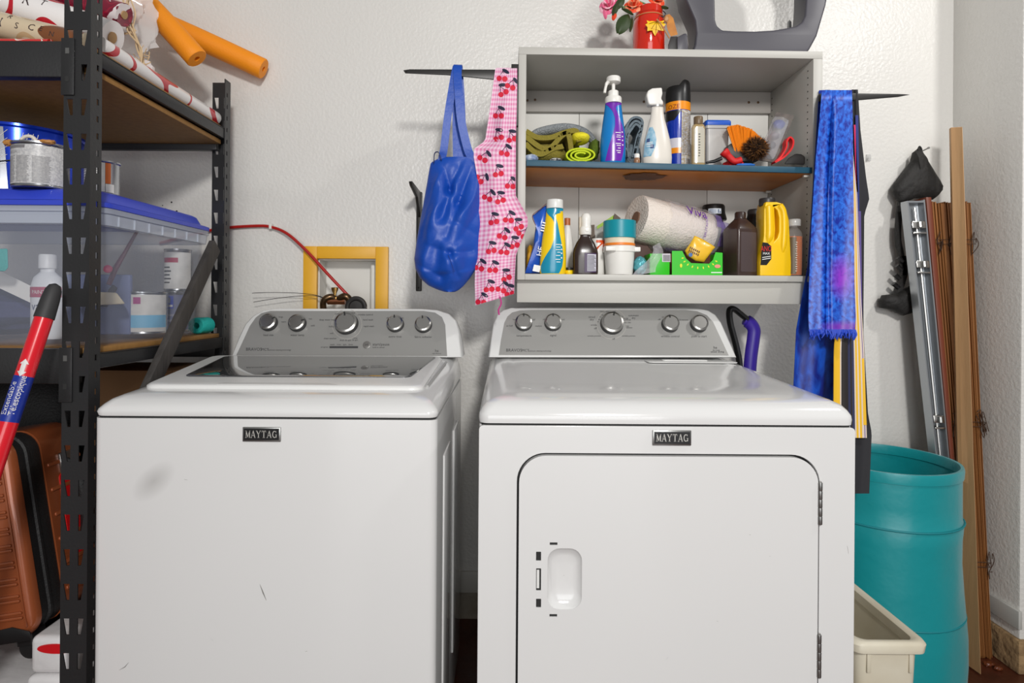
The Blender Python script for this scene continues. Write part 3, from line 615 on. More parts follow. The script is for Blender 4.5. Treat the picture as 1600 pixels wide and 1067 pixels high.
g = G(); g.tube(smoothpath([c+Vector((.141*sin(a), -.141*cos(a), .150-.075*cos(a*1.0))) for a in [math.radians(-80+160*i/14) for i in range(15)]]), .0014, 6).build('wire_handle', m_dark, can1)
can2 = thing('small_labelled_paint_can', at(64, 293, 1.388).xy.to_3d()+Vector((0, 0, ZL)), 'small paint can with dense printed label in front of the large blue can', 'paint can', 'paint cans on the tote lid')
can2.location.z = ZL; WPOS[can2] = Vector(can2.location); c = Vector(can2.location)
G().lathe([(.054, 0), (.055, .002), (.054, .005), (.054, .094), (.0575, .097), (.0575, .101), (.050, .101), (.048, .096), (0, .096)], c, 40).build('tin_body', m_can, can2, smooth=30)
s = Surf([(.0543, 0), (.0543, .1)], c); g = G(); s.patch(g, [(.006, -1.5, 1.5), (.092, -1.5, 1.5)], 20); g.build('paper_label', mat('newsprint_label', (206, 205, 204), .4, var=(220, (176, 176, 178), 2, .15)), can2)
g = G(); s.patch(g, [(.084, -1.0, .1), (.091, -1.0, .1)], 8, .0009)
for k in range(22):
    z = .066-k*.0027
    for a0, a1 in ((-1.0, -.32), (-.26, .28), (.36, 1.0)): s.patch(g, [(z, a0, a1-.1*random.Random(k+a0).random()), (z+.0011, a0, a1-.1*random.Random(k+a0).random())], 4, .0009)
s.write(g, 'DANGER:', .009, -.55, .073, .0009)
o = g.build('label_print', mat('grey_small_print', (120, 118, 120), .6), can2, smooth=0, recalc=False); o['kind'] = 'stuff'
G().blob(c+Vector((-.045, -.036, .099)), (.012, .008, .007), 4, .3, 3).build('dried_drip', mat('tan_dried_paint', (186, 130, 66), .4), can2)
G().blob(c+Vector((.04, -.038, .101)), (.022, .01, .005), 6, .3, 3).build('dried_drip', MATS['tan_dried_paint'], can2)
G().tube([c+Vector((.018*cos(t)+.006, -.045, .096+.016*sin(t))) for t in [PI*i/12 for i in range(13)]], .004, 8).build('tape_loop', mat('cream_tape', (222, 214, 200), .5), can2)
can3 = thing('orange_striped_paint_can', at(160, 315, 1.46).xy.to_3d()+Vector((0, 0, ZL)), 'small can with orange stripe half hidden behind the front rack post', 'paint can', 'paint cans on the tote lid')
can3.location.z = ZL; WPOS[can3] = Vector(can3.location); c = Vector(can3.location)
G().lathe([(.036, 0), (.037, .002), (.036, .004), (.036, .074), (.039, .077), (.039, .08), (.033, .08), (0, .079)], c, 32).build('tin_body', m_can, can3, smooth=30)
s = Surf([(.0363, 0), (.0363, .1)], c); g = G(); s.patch(g, [(.005, -1.2, .72), (.074, -1.2, .72)], 10); g.build('paper_label', m_lab, can3)
g = G(); s.patch(g, [(.025, .74, 1.05), (.074, .74, 1.05)], 5); g.build('orange_stripe', mat('burnt_orange_print', (206, 98, 22), .4), can3)
g = G(); s.patch(g, [(.004, .76, 1.25), (.024, .76, 1.25)], 5, .0009); g.build('barcode_label', m_lab, can3)
g = G()
for k in range(9): s.patch(g, [(.068-k*.006, -.9, .5), (.0695-k*.006, -.9, .5)], 5, .0009)
o = g.build('label_print', MATS['grey_small_print'], can3, recalc=False); o['kind'] = 'stuff'
# ---------------------------------------------------------------- on the top shelf: wrapping rolls, bag, foam noodles
ZT2 = 1.6608
def wrapmat(name, base, c2, c3, sc):
    if name in MATS: return MATS[name]
    m = mat(name, base, .28, coat=.4); nt = m.node_tree; b = nt.nodes['Principled BSDF']; tc = nt.nodes.new('ShaderNodeTexCoord')
    w = nt.nodes.new('ShaderNodeTexNoise'); w.inputs['Scale'].default_value = sc; w.inputs['Detail'].default_value = 0; w.inputs['Distortion'].default_value = .6
    nt.links.new(tc.outputs['Object'], w.inputs['Vector']); r = nt.nodes.new('ShaderNodeValToRGB'); r.color_ramp.interpolation = 'CONSTANT'
    e = r.color_ramp.elements; e[0].color = C(*base); e[0].position = 0; e[1].position = .47; e[1].color = C(*c2); q = e.new(.545); q.color = C(*base); q2 = e.new(.66); q2.color = C(*c3)
    nt.links.new(w.outputs['Fac'], r.inputs[0]); nt.links.new(r.outputs[0], b.inputs['Base Color']); return m
m_wrap = wrapmat('red_swirl_wrapping_paper', (236, 232, 230), (190, 18, 40), (236, 232, 230), 7)
m_kraft = wrapmat('cream_letter_wrapping_paper', (208, 190, 160), (190, 160, 120), (120, 70, 36), 9)
def roll(name, a, b, r, m, label, hole=.35):
    t = thing(name, (Vector(a)+Vector(b))/2-Vector((0, 0, r)), label, 'wrapping paper', 'wrapping paper rolls on the top shelf'); a, b = Vector(a), Vector(b); ax = (b-a); L = ax.length
    G().lathe([(r*hole, .002), (r, 0), (r, L), (r*hole, L-.002)], a, 32, axis=ax).build('paper_roll', m, t, smooth=40)
    G().lathe([(r*hole, -.001), (r*hole, L+.001)], a, 20, axis=ax).build('roll_core', mat('cardboard_core', (176, 140, 96), .7), t); return t
roll('wrapping_paper_roll', (-.925, 1.36, ZT2+.021), (-.925, 1.905, ZT2+.021), .021, m_wrap, 'red and white wrapping paper roll lying along the right edge of the top shelf')
roll('wrapping_paper_roll', (-1.40, 1.40, ZT2+.135), (-.952, 1.40, ZT2+.028), .030, m_kraft, 'cream wrapping paper roll printed with dark letters at the front of the top shelf')
kr = [o for o in bpy.data.objects if o.name.startswith('wrapping_paper_roll')][-1]
a, b = Vector((-1.40, 1.40, ZT2+.135)), Vector((-.952, 1.40, ZT2+.028)); ax = (b-a).normalized(); up = ax.cross(Vector((0, 1, 0))).normalized()*-1
if up.z < 0: up = -up
g = G()
for i, (ch, u, v, sz) in enumerate((('H', .235, -.010, .030), ('O', .20, .004, .034), ('S', .285, -.006, .020), ('C', .315, -.002, .022), ('R', .26, .014, .018), ('E', .34, .002, .018), ('H', .17, -.008, .026), ('N', .365, -.004, .016))):
    text(g, ch, lambda p, q: a+ax*(u+p)+(Vector((0, -1, 0))*cos((v+q)/.030)+up*sin((v+q)/.030))*.0306, sz, 0, 0)
g.build('printed_letters', mat('ink_dark', (58, 44, 44), .5), kr, smooth=0, recalc=False)
roll('wrapping_paper_roll', (-1.42, 1.455, ZT2+.235), (-.955, 1.455, ZT2+.078), .040, m_wrap, 'thick white wrapping paper roll with red swirls and dark letters above the cream roll')
a, b = Vector((-1.42, 1.455, ZT2+.235)), Vector((-.955, 1.455, ZT2+.078)); ax = (b-a).normalized(); g = G()
for ch, u, v, sz in (('R', .29, .0, .034), ('E', .24, .004, .030), ('T', .33, .012, .024)):
    text(g, ch, lambda p, q: a+ax*(u+p)+(Vector((0, -1, 0))*cos((v+q)/.04)+up*sin((v+q)/.04))*.0406, sz, 0, 0)
g.build('printed_letters', MATS['ink_dark'], [o for o in bpy.data.objects if o.name.startswith('wrapping_paper_roll')][-1], smooth=0, recalc=False)
roll('wrapping_paper_roll', (-1.44, 1.53, ZT2+.31), (-.955, 1.50, ZT2+.155), .028, wrapmat('dark_red_wrapping_paper', (120, 14, 44), (150, 20, 50), (230, 220, 220), 40), 'dark red speckled wrapping paper roll at the top of the pile')
roll('wrapping_paper_roll', (-1.30, 1.345, ZT2+.0135), (-1.02, 1.345, ZT2+.0135), .013, wrapmat('striped_wrap', (214, 40, 36), (236, 226, 214), (214, 40, 36), 30), 'thin red and cream striped wrapping roll against the front beam')
# gift bag with cellophane
bag = thing('gift_bag', (-1.0, 1.62, ZT2), 'clear cellophane gift bag with dark red flap and green filling on the top shelf', 'gift bag')
def cel(u, v):
    p = at(150+85*u+14*v, 10-60+150*v-26*u*v, 1.60+.05*u); k = noise.noise(Vector((u*5, v*6, 2)))*.022; return p+Vector((k*.4, k, k*.3))
G().sheet(cel, 18, 18, .0006).build('cellophane', clear('cellophane', (240, 236, 234), .42, .1), bag, smooth=25)
G().rings([[at(x, y, Y) for x, y in ((120, 22), (160, 36), (184, 53), (160, 62), (120, 60))] for Y in (1.575, 1.585)]).build('red_flap', mat('dark_red_card', (150, 10, 30), .35), bag, bevel=.001)
g = G(); rnd = random.Random(4)
for k in range(26):
    p = at(150+rnd.random()*26, 22+rnd.random()*26, 1.597); g.tube(smoothpath([p+Vector((rnd.uniform(-.012, .012), rnd.uniform(-.008, .004), rnd.uniform(-.01, .01))) for _ in range(4)], 4), .0016, 5, mi=k % 2)
g.build('green_filling', [mat('lime_shred', (116, 196, 30), .5), mat('green_shred', (46, 150, 40), .5)], bag)['kind'] = 'stuff'
G().blob((-1.06, 1.66, ZT2+.06), (.085, .05, .06), 2, .3, 3, flat_bottom=ZT2).build('bag_contents', mat('white_tissue', (232, 222, 220), .6), bag)
rf = thing('raffia_cord', (-.98, 1.55, ZT2), 'tangled beige raffia cord hanging over the edge of the top shelf', 'cord'); g = G(); rnd = random.Random(9)
for k in range(7):
    pts = [(200+rnd.uniform(-14, 10), -14), (205+rnd.uniform(-14, 8), 20), (206+rnd.uniform(-9, 9), 48), (217+rnd.uniform(-5, 5), 75), (226+rnd.uniform(-5, 5), 100), (228+rnd.uniform(-8, 12), 112)]
    g.tube(smoothpath([at(x, y, 1.545+.006*k-.02) for x, y in pts], 5), .0018, 5)
for k in range(18):
    p = at(222+rnd.uniform(-14, 14), 96+rnd.uniform(-14, 12), 1.55); g.tube([p, p+Vector((rnd.uniform(-.02, .02), rnd.uniform(-.01, .01), rnd.uniform(-.02, .02)))], .0012, 4)
g.tube(smoothpath([at(184, 53, 1.54), at(200, 52, 1.54), at(212, 47, 1.55)]), .003, 5)
g.build('strands', mat('raffia', (214, 186, 146), .6), rf)['kind'] = 'stuff'
def noodle(a, b, r, label, bend):
    a, b = Vector(a), Vector(b); t = thing('pool_noodle', (a+b)/2-Vector((0, 0, r)), label, 'pool noodle', 'orange foam pool noodles')
    P = [a+(b-a)*(i/16)+Vector(bend)*sin(PI*i/16) for i in range(17)]; n = 28
    d = [(P[min(i+1, 16)]-P[max(i-1, 0)]).normalized() for i in range(17)]
    def ring(p, dd, rad): 
        q = dd.to_track_quat('Z', 'Y'); return [p+q @ Vector((rad*cos(2*PI*j/n), rad*sin(2*PI*j/n), 0)) for j in range(n)]
    rings = [ring(P[0], d[0], .009)]+[ring(P[0], d[0], r)]+[ring(P[i], d[i], r) for i in range(1, 16)]+[ring(P[16]-d[16]*.003, d[16], r), ring(P[16], d[16], r*.93), ring(P[16], d[16], .009)]
    rings += [ring(P[16]-d[16]*.03, d[16], .008)]
    G().rings(rings).build('foam_tube', mat('orange_foam', (250, 150, 12), .6, bump=(300, .15)), t, smooth=50)
    return t
noodle(at(150, -70, 1.80), at(308, 92, 1.82), .033, 'shorter front orange foam pool noodle angled down from the top shelf', (.004, 0, .006))
noodle(at(60, -40, 1.95), at(412, 108, 2.04), .0345, 'longer rear orange foam pool noodle with visible end hole against the wall', (0, 0, .012))

# ---------------------------------------------------------------- leaning things on the left
def plank(name, a, b, w, th, face, m, label, cat, bevel=.002):
    a, b = Vector(a), Vector(b); t = (b-a).normalized(); f = Vector(face); f = (f-t*f.dot(t)).normalized(); s = t.cross(f).normalized()
    return tag(G().hexa([a+s*w/2, a-s*w/2, a-s*w/2-f*th, a+s*w/2-f*th, b+s*w/2, b-s*w/2, b-s*w/2-f*th, b+s*w/2-f*th]).build(name, m, bevel=bevel), label, cat)
a0 = at(331, 384, 1.80); a0.x = -.862; b0 = at(252, 585, 1.50); b0.x = -.862; low = b0+(b0-a0)*.55
plank('dark_wood_bar', low, a0, .046, .018, (1, 0, 0), mat('weathered_black_wood', (70, 66, 63), .75, var=(26, (48, 45, 43), 6, .25), bump=(60, .4), stretch=(1, 1, .2)), 'weathered dark wooden bar leaning between rack and washer', 'bar')
pole = thing('extension_pole', (-1.25, 1.0, 0), 'red telescopic extension pole with black tip leaning on the rack front', 'pole')
pa = at(86, 446, 1.238); pb = at(0, 700, 1.15); dv = (pb-pa); pe = pa+dv*(pa.z/-dv.z)*.985
ax = (pe-pa).normalized(); L = (pe-pa).length; f0 = .072
r1 = .0185
G().lathe([(.002, -.004), (.010, 0), (.0145, .010), (.0165, .03), (.018, .066), (.018, .070), (0, .070)], pa, 24, axis=ax).build('tip_grip', mat('black_grip', (44, 44, 45), .6), pole)
G().lathe([(.0165, .068), (.0165, .20), (.0165, L)], pa, 28, axis=ax).build('tube', mat('glossy_red', (214, 10, 32), .25, coat=.5), pole)
zl0, zl1 = (at(43, 590, 1.2)-pa).length, (at(9, 655, 1.18)-pa).length
zl0 = abs(pa.z-at(43, 588, 1.19).z)/abs(ax.z); zl1 = abs(pa.z-at(12, 658, 1.17).z)/abs(ax.z)
lb = G().lathe([(.0168, zl0), (.0168, zl1)], pa, 28, axis=ax, cap=False).build('label_wrap', mat('blue_label', (18, 44, 140), .35), pole)
q = Vector((0, -1, 0)); q = (q-ax*q.dot(ax)).normalized(); sd = ax.cross(q).normalized()
def pl(u, v):   # u runs up the pole, v across to the right
    a = v/.0168; return pa+ax*(zl1-.012-u)+(q*cos(a)+(sd if sd.x > 0 else -sd)*sin(a))*.0172
g = G(); text(g, 'Extendable', lambda u, v: pl(u, -v+.002), .0145, 0, 0); text(g, 'Télescopique', lambda u, v: pl(u, -v+.015), .0145, 0, 0)
g.add([pl(*p) for p in ((.075, .004), (.085, -.004), (.085, .0), (.1, .0), (.1, -.004), (.110, .004), (.1, .012), (.1, .008), (.085, .008), (.085, .012))], [tuple(range(10))])
g.build('label_print', m_lab, lb, smooth=0, recalc=False)
# ---------------------------------------------------------------- below: suitcase, bags, packages
m_cop = mat('copper_polycarbonate', (158, 84, 48), .28, coat=.6, metal=.25)
m_blk = mat('black_nylon', (26, 26, 27), .6, bump=(200, .2))
SB = at(62, 995, 1.36); tilt = math.radians(9.3); SX = Vector((cos(tilt), 0, sin(tilt))); SU = Vector((-sin(tilt), 0, cos(tilt)))
SW, SH, SD = .40, .46, .235; SY0 = 1.352
def sp(u, y, v): return SB + SX*(u-SW) + Vector((0, SY0-1.36+y, 0)) + SU*v
sc = thing('suitcase', sp(SW/2, SD/2, -.05), 'copper coloured hard-shell suitcase with black zip gusset leaning in the bottom of the rack', 'suitcase')
def srings(steps, r=.05): return [[sp(u, y, v) for u, v in rrect(i, SW-i, i, SH-i, max(r-i*.5, .01), 6)] for y, i in steps]
sh1 = G().rings(srings([(.0, .018), (.003, .009), (.008, .003), (.014, 0), (.024, 0)])).build('front_shell', m_cop, sc, smooth=50)
G().rings(srings([(.024, .004), (.027, .002), (.050, .005), (.053, .001), (.060, .001), (.063, .005), (.090, .002), (.094, .004)])).build('zip_gusset', m_blk, sc, smooth=40)
sh2 = G().rings(srings([(.094, 0), (.20, 0), (.22, .006), (.232, .018), (.235, .04)])).build('rear_shell', m_cop, sc, smooth=50)
for k in range(20):
    v = .05+(k//2)*.038+(k % 2)*.011
    G().rings([[sp(u, y, v+dv) for u, dv in rrect(.03, SW-.022, 0, .007, .003, 4)] for y in (.003, -.0055)]).build('shell_rib', m_cop, sh1, bevel=.002)
G().rings([[sp(u, y, v) for u, v in rrect(SW-.0205, SW-.0165, .03, SH-.03, .002, 3)] for y in (.004, -.003)]).build('shell_rib', m_cop, sh1, bevel=.002)
for k in range(6):
    v = .06+k*.06; G().rings([[sp(SW+d_, y, v+w) for y, w in rrect(.105, .215, 0, .010, .004, 4)] for d_ in (-.002, .003)]).build('shell_rib', m_cop, sh2, bevel=.002)
hd = G().tube(smoothpath([sp(SW-.002, .165, .36), sp(SW+.022, .165, .335), sp(SW+.03, .165, .26), sp(SW+.022, .165, .18), sp(SW-.002, .165, .155)]), .010, 10, flat=1.2).build('side_handle', m_blk, sc)
G().rings([[sp(SW+d_, y, v) for y, v in rrect(.142, .190, .335, .385, .004, 3)] for d_ in (-.001, .006)]).build('handle_bracket', m_steel, sc, bevel=.001)
G().rings([[sp(SW+d_, y, v) for y, v in rrect(.135, .20, .13, .335, .01, 3)] for d_ in (-.001, .002)]).build('red_tag_panel', mat('red_vinyl', (196, 16, 22), .4), sc)
for u in (.05, SW-.05):
    for y in (.045, SD-.045):
        c = sp(u, y, -.034); w = G().lathe([(.012, -.012), (.024, -.010), (.026, 0), (.024, .010), (.012, .012)], c, 22, axis=(0, 1, 0)).build('wheel', mat('black_wheel', (24, 24, 25), .45), sc)
        G().rings([[sp(u+a, y+b, v) for a, b in rrect(-.022, .022, -.022, .022, .008, 4)] for v in (-.022, .012)]).build('wheel_housing', mat('black_hard_plastic', (22, 22, 23), .4), sc)
G().rings(srings([(.002, .03), (-.001, .033)], .03)[:0] or [[sp(u, y, v) for u, v in ((SW-.12, .0), (SW-.01, .0), (SW-.012, .02), (SW-.05, .035), (SW-.12, .03))] for y in (.0, -.003)]).build('corner_guard', MATS['black_hard_plastic'], sc, bevel=.001)
def pack(name, x0, x1, y0, y1, z0, z1, m, label):
    t = thing(name, ((x0+x1)/2, (y0+y1)/2, z0), label, 'package', 'packages under the suitcase'); g = G()
    cx, cy, cz = (x0+x1)/2, (y0+y1)/2, (z0+z1)/2
    g.box(x0, x1, y0, y1, z0, z1).build('wrapper', m, t, smooth=60, bevel=.014, seg=4); return t
m_pk = mat('white_film_pack', (222, 220, 220), .25, coat=.4, bump=(18, .3)); m_pr = mat('red_film_pack', (206, 24, 32), .25, coat=.4, bump=(18, .3))
ZB2 = .1658
t = pack('film_wrapped_pack', -1.06, -.955, 1.345, 1.62, ZB2+.10, ZB2+.185, m_pk, 'white film-wrapped pack with red oval below the suitcase, upper of its stack')
G().rings([[Vector((-1.0+.042*cos(a)*k, 1.3455-o, ZB2+.160+.011*sin(a)*k)) for a in [2*PI*i/28 for i in range(28)]] for k, o in ((1, .0), (.96, .003))]).build('red_oval', m_pr, t)
t = pack('film_wrapped_pack', -1.066, -.952, 1.340, 1.62, ZB2, ZB2+.098, m_pk, 'white film-wrapped pack with broad red stripe at the very bottom beside the rack post')
G().box(-1.05, -.965, 1.3385, 1.3405, ZB2+.05, ZB2+.082).build('red_stripe', m_pr, t, bevel=.0005)
pack('film_wrapped_pack', -1.52, -1.075, 1.345, 1.62, ZB2, ZB2+.056, m_pk, 'wide white film-wrapped pack under the suitcase wheels')
tag(G().blob((-1.47, 1.76, .53), (.28, .12, .375), 5, .08, 2, 36, 20, 4, flat_bottom=ZB2).build('duffel_bag', m_blk), 'black soft duffel bag standing behind the copper suitcase', 'bag')
cb = thing('cardboard_box', (-1.05, 1.78, ZB2), 'tall brown cardboard box behind the washer corner under the rack shelf', 'box'); m_cb = mat('brown_cardboard', (136, 100, 66), .8, var=(8, (124, 90, 58), 3, .3))
G().box(-1.17, -.925, 1.68, 1.90, ZB2, .905).build('carton', m_cb, cb, bevel=.002); G().box(-1.168, -.927, 1.678, 1.79, .905, .908).build('flap', m_cb, cb); G().box(-1.168, -.927, 1.792, 1.902, .905, .908).build('flap', m_cb, cb)

# ================================================================== WALL CABINET
m_cab = mat('grey_laminate', (190, 188, 181), .45, var=(4, (184, 182, 175), 2, .4))
m_cabin = mat('cabinet_lining', (162, 157, 151), .5); m_cabback = mat('cabinet_back_panel', (226, 224, 218), .5)
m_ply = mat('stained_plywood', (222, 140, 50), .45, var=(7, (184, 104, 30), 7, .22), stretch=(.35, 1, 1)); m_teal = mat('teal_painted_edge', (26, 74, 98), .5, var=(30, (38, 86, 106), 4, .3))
CYL, CYR, CYB = 1.757, 1.775, YW-.012
XL0, XL1 = .0335, .0560; XR0, XR1_ = .9030, .9310
ZT0, ZT1 = 1.8305, 1.8525; ZB0, ZB1 = 1.172, 1.1895
def yf_(x): return CYL+(CYR-CYL)*(x-XL0)/(XR1_-XL0)
cab = thing('wall_cabinet', ((XL0+XR1_)/2, 1.93, 1.108), 'open grey laminate wall cabinet with one stained plywood shelf above the dryer', 'cabinet')
def slab(name, x0, x1, z0, z1, m, fy=0, by=0, parent=None, bevel=.0012, dz=0):
    return G().hexa([(x0, yf_(x0)+fy, z0), (x1, yf_(x1)+fy, z0-dz), (x1, CYB-by, z0-dz), (x0, CYB-by, z0), (x0, yf_(x0)+fy, z1), (x1, yf_(x1)+fy, z1-dz), (x1, CYB-by, z1-dz), (x0, CYB-by, z1)]).build(name, m, parent or cab, bevel=bevel)
slab('side_panel', XL0, XL1, ZB0, ZT0, m_cab); sp_r = slab('side_panel', XR0, XR1_, ZB0, ZT0, m_cab)
slab('top_panel', XL0, XR1_, ZT0, ZT1, m_cab); slab('bottom_panel', XL1, XR0, ZB0, ZB1, m_cab)
x1v = at(1253, 455, 1.80).x
G().box(XL0, x1v, 1.785, 1.803, 1.106, ZB0-.0003).build('valance', m_cab, cab, bevel=.001)
xs = [XL1, at(904, 300, CYB).x, at(1104, 300, CYB).x, XR0]
for a, b in zip(xs, xs[1:]): G().box(a+.0008, b-.0008, CYB-.006, CYB-.001, ZB1, ZT0).build('back_panel', m_cabback, cab, bevel=.0006)
zr = at(1000, 176, CYB-.02).z
rail = G().box(XL1, XR0, CYB-.024, CYB-.0062, zr, ZT0).build('hanging_rail', m_cabin, cab, bevel=.001)
for px, py in ((824, 157), (836, 156), (1006, 159), (1170, 160), (1184.5, 160)): G().lathe([(.0042, 0), (.0042, .001), (.003, .0015)], at(px, py, CYB-.0245), 12, axis=(0, -1, 0)).build('screw_head', mat('rusty_screw', (88, 66, 46), .5, metal=.6), rail)
g = G()
for yy in (yf_(XR0)+.03, CYB-.035):
    for k in range(30): z = ZB1+.02+k*.0205; g.box(XR0-.0004, XR0+.0008, yy, yy+.004, z, z+.004)
g.build('shelf_pin_holes', m_hole, sp_r, smooth=0)['kind'] = 'stuff'
ZS1 = 1.5225
def zsh(x): return ZS1-.0125*(x-XL1)/(XR0-XL1)
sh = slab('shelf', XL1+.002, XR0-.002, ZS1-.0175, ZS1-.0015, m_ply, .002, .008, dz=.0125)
slab('shelf_edge', XL1+.002, XR0-.002, ZS1-.0175, ZS1, m_teal, -.0005, .2995, parent=sh, bevel=.0005, dz=.0125)
slab('shelf_top_paint', XL1+.002, XR0-.002, ZS1-.0014, ZS1-.0002, m_teal, .003, .008, parent=sh, bevel=0, dz=.0125)
G().blob((at(1005, 275, 1.86).x, 1.865, ZS1-.0255), (.055, .05, .0008), 5, .5, 3, n=40).build('water_stain', mat('dark_wood_stain', (104, 54, 14), .5), sh)
for x, y in ((XR0-.006, yf_(XR0)+.02), (XR0-.006, CYB-.03)): G().box(x-.012, x+.0055, y-.006, y+.006, zsh(x)-.026, zsh(x)-.0185).build('shelf_pin', mat('clear_pin', (205, 200, 190), .3), cab, bevel=.001)

# ---------------------------------------------------------------- shelf brackets and hanging things
m_brk = mat('black_bracket_steel', (52, 51, 50), .4, metal=.4)
YA = 1.752
def arm(name, pts, Y, label, x_leg, z0, z1):
    t = thing(name, (x_leg, Y, z0), label, 'bracket', 'steel shelf brackets'); 
    G().prism([(at(x, y, Y).x, at(x, y, Y).z) for x, y in pts], lambda u, v, w: Vector((u, Y+w, v)), 0, .005).build('arm', m_brk, t, bevel=.001)
    return t
b1 = arm('shelf_bracket', [(630, 109.5), (640, 108), (780, 108.5), (809, 108), (809, 127), (770, 124), (700, 117), (633, 114)], YA, 'black tapered steel arm sticking out left of the cabinet holding the blue bag', .03, 1.6, 1.8)
p = at(635, 111.5, YA); G().lathe([(.003, -.0005), (.003, .0005)], p, 10, axis=(0, -1, 0)).build('arm_hole', m_hole, b1)
G().box(.012, .033, YA, YA+.02, 1.62, 1.80).build('arm_leg', m_brk, b1, bevel=.001)
b2_ = arm('shelf_bracket', [(1280, 146), (1345, 145.5), (1405, 146.5), (1422, 147.5), (1404, 151), (1345, 156), (1280, 158)], YA+.01, 'black tapered steel arm sticking out right of the cabinet holding the blue scarf', .94, 1.5, 1.75)
G().box(.9315, .947, YA+.01, YA+.03, 1.58, 1.735).build('arm_leg', m_brk, b2_, bevel=.001)
b3 = thing('shelf_bracket', (-.3, 2.09, 1.15), 'dark steel bracket on the wall half hidden behind the blue bag', 'bracket', 'steel shelf brackets')
zt3 = at(656, 300, 2.09).z; zb3 = at(655, 455, 2.09).z
G().box(-.312, -.292, 2.086, 2.0945, zb3, zt3).build('wall_leg', m_brk, b3, bevel=.003)
G().prism([(2.088, zt3), (2.088, zt3-.09), (2.02, zt3-.03), (1.90, zt3-.014), (1.885, zt3-.004), (1.90, zt3)], lambda u, v, w: Vector((-.306+w, u, v)), 0, .009).build('arm', m_brk, b3, bevel=.001)
G().lathe([(.003, -.0005), (.003, .0006)], (-.302, 2.0855, zb3+.012), 10, axis=(0, -1, 0)).build('leg_hole', m_hole, b3)
# --- blue bag
m_tote = mat('royal_blue_vinyl_cloth', (6, 70, 170), .45, bump=(60, .12))
tote = thing('tote_bag', at(700, 455, 1.74), 'bright blue soft tote bag hanging from the left bracket arm', 'bag')
rows = [(244, 686, 745), (252, 672, 746), (266, 669, 749), (290, 665, 751), (318, 660, 752), (350, 654, 752), (380, 649, 750), (404, 646, 748), (420, 648, 743), (434, 655, 734), (446, 668, 724), (453, 684, 716), (456, 694, 710)]
YT = 1.735; rings = []; n = 110
CR = [((694, 262), (704, 300), .020, 5), ((704, 300), (690, 345), .014, 6), ((718, 258), (700, 300), .014, 4), ((735, 262), (716, 320), .016, 5), ((716, 320), (700, 372), .014, 7), ((748, 330), (706, 396), .012, 7), ((676, 300), (662, 372), .008, 7),
      ((704, 396), (716, 432), .010, 3.5), ((706, 398), (738, 392), .012, 4), ((668, 384), (706, 398), .007, 6), ((650, 412), (690, 432), .012, 6), ((690, 432), (738, 418), .012, 6), ((712, 348), (745, 366), .008, 5)]
def crease(px, y):
    t = 0
    for (ax_, ay_), (bx_, by_), dp, w in CR:
        ux, uy = bx_-ax_, by_-ay_; L2 = ux*ux+uy*uy; k = max(0, min(1, ((px-ax_)*ux+(y-ay_)*uy)/L2)); d = math.hypot(px-ax_-k*ux, y-ay_-k*uy); t += dp*(math.exp(-d/w)-.2*math.exp(-((d-2.2*w)/(1.2*w))**2))
    return t
for i in range(90):
    y = 244+(456-244)*i/89; l, r = interp([(a, b, c) for a, b, c in rows], y); cxp = (l+r)/2; hw = (r-l)/2; dep = .012+.05*min(1, (y-244)/110.0)*(1 if y < 425 else max(.15, (458-y)/33)); ring = []
    for j in range(n):
        a = 2*PI*j/n; px = cxp+hw*cos(a); c = at(px, y, YT); f = -sin(a)
        fold = .006*sin((px-640)*.13+(y-244)*.030)+.016*noise.noise(Vector((px*.03, y*.012, 1)))+.016*(1-2*abs(noise.noise(Vector((px*.03+(y-244)*.012, y*.009-px*.008, 7)))))-.008
        fold -= crease(px, y)*.7
        fold += -.004*math.exp(-((px-(700-(y-290)*.12))/7.0)**2)*(1 if y < 345 else .4)
        k = min(1, (y-244)/40)
        ring.append(Vector((c.x, YT+.018-(dep*f) - fold*abs(f)*k*(1 if f > 0 else .3), c.z+.004*sin(a*2)*0)))
    rings.append(ring)
G().rings(rings).build('bag_body', m_tote, tote, smooth=70)
def strap(pts, w, parent, name='strap', m=None): 
    return G().ribbon(smoothpath([at(x, y, Y) for x, y, Y in pts], 5), w, .003, (1, .1, 0), 0).build(name, m or m_tote, parent, smooth=60)
strap([(689, 262, 1.748), (691, 246, 1.744), (694, 230, 1.738), (700, 180, 1.735), (709, 125, 1.742), (713, 106, 1.748), (714, 104, 1.758), (714, 112, 1.764), (713, 150, 1.768), (713, 210, 1.766), (714, 262, 1.76)], .022, tote)
strap([(740, 262, 1.748), (736, 246, 1.744), (730, 230, 1.738), (721, 190, 1.732), (717, 150, 1.732), (715, 122, 1.738), (715, 105, 1.746), (716, 102.5, 1.758), (717, 112, 1.767), (720, 160, 1.772), (724, 262, 1.762)], .024, tote)
G().ribbon(smoothpath([at(x, y, 1.73) for x, y in ((678, 254), (679, 240), (685, 238), (690, 250))], 5), .006, .002, (0, 1, 0)).build('side_loop', mat('navy_webbing', (30, 40, 84), .7), tote)
G().tube(smoothpath([at(x, y, 1.683) for x, y in ((700, 398), (704, 408), (710, 425))]), .0008, 5).build('seam', mat('blue_seam', (14, 48, 130), .7), tote)
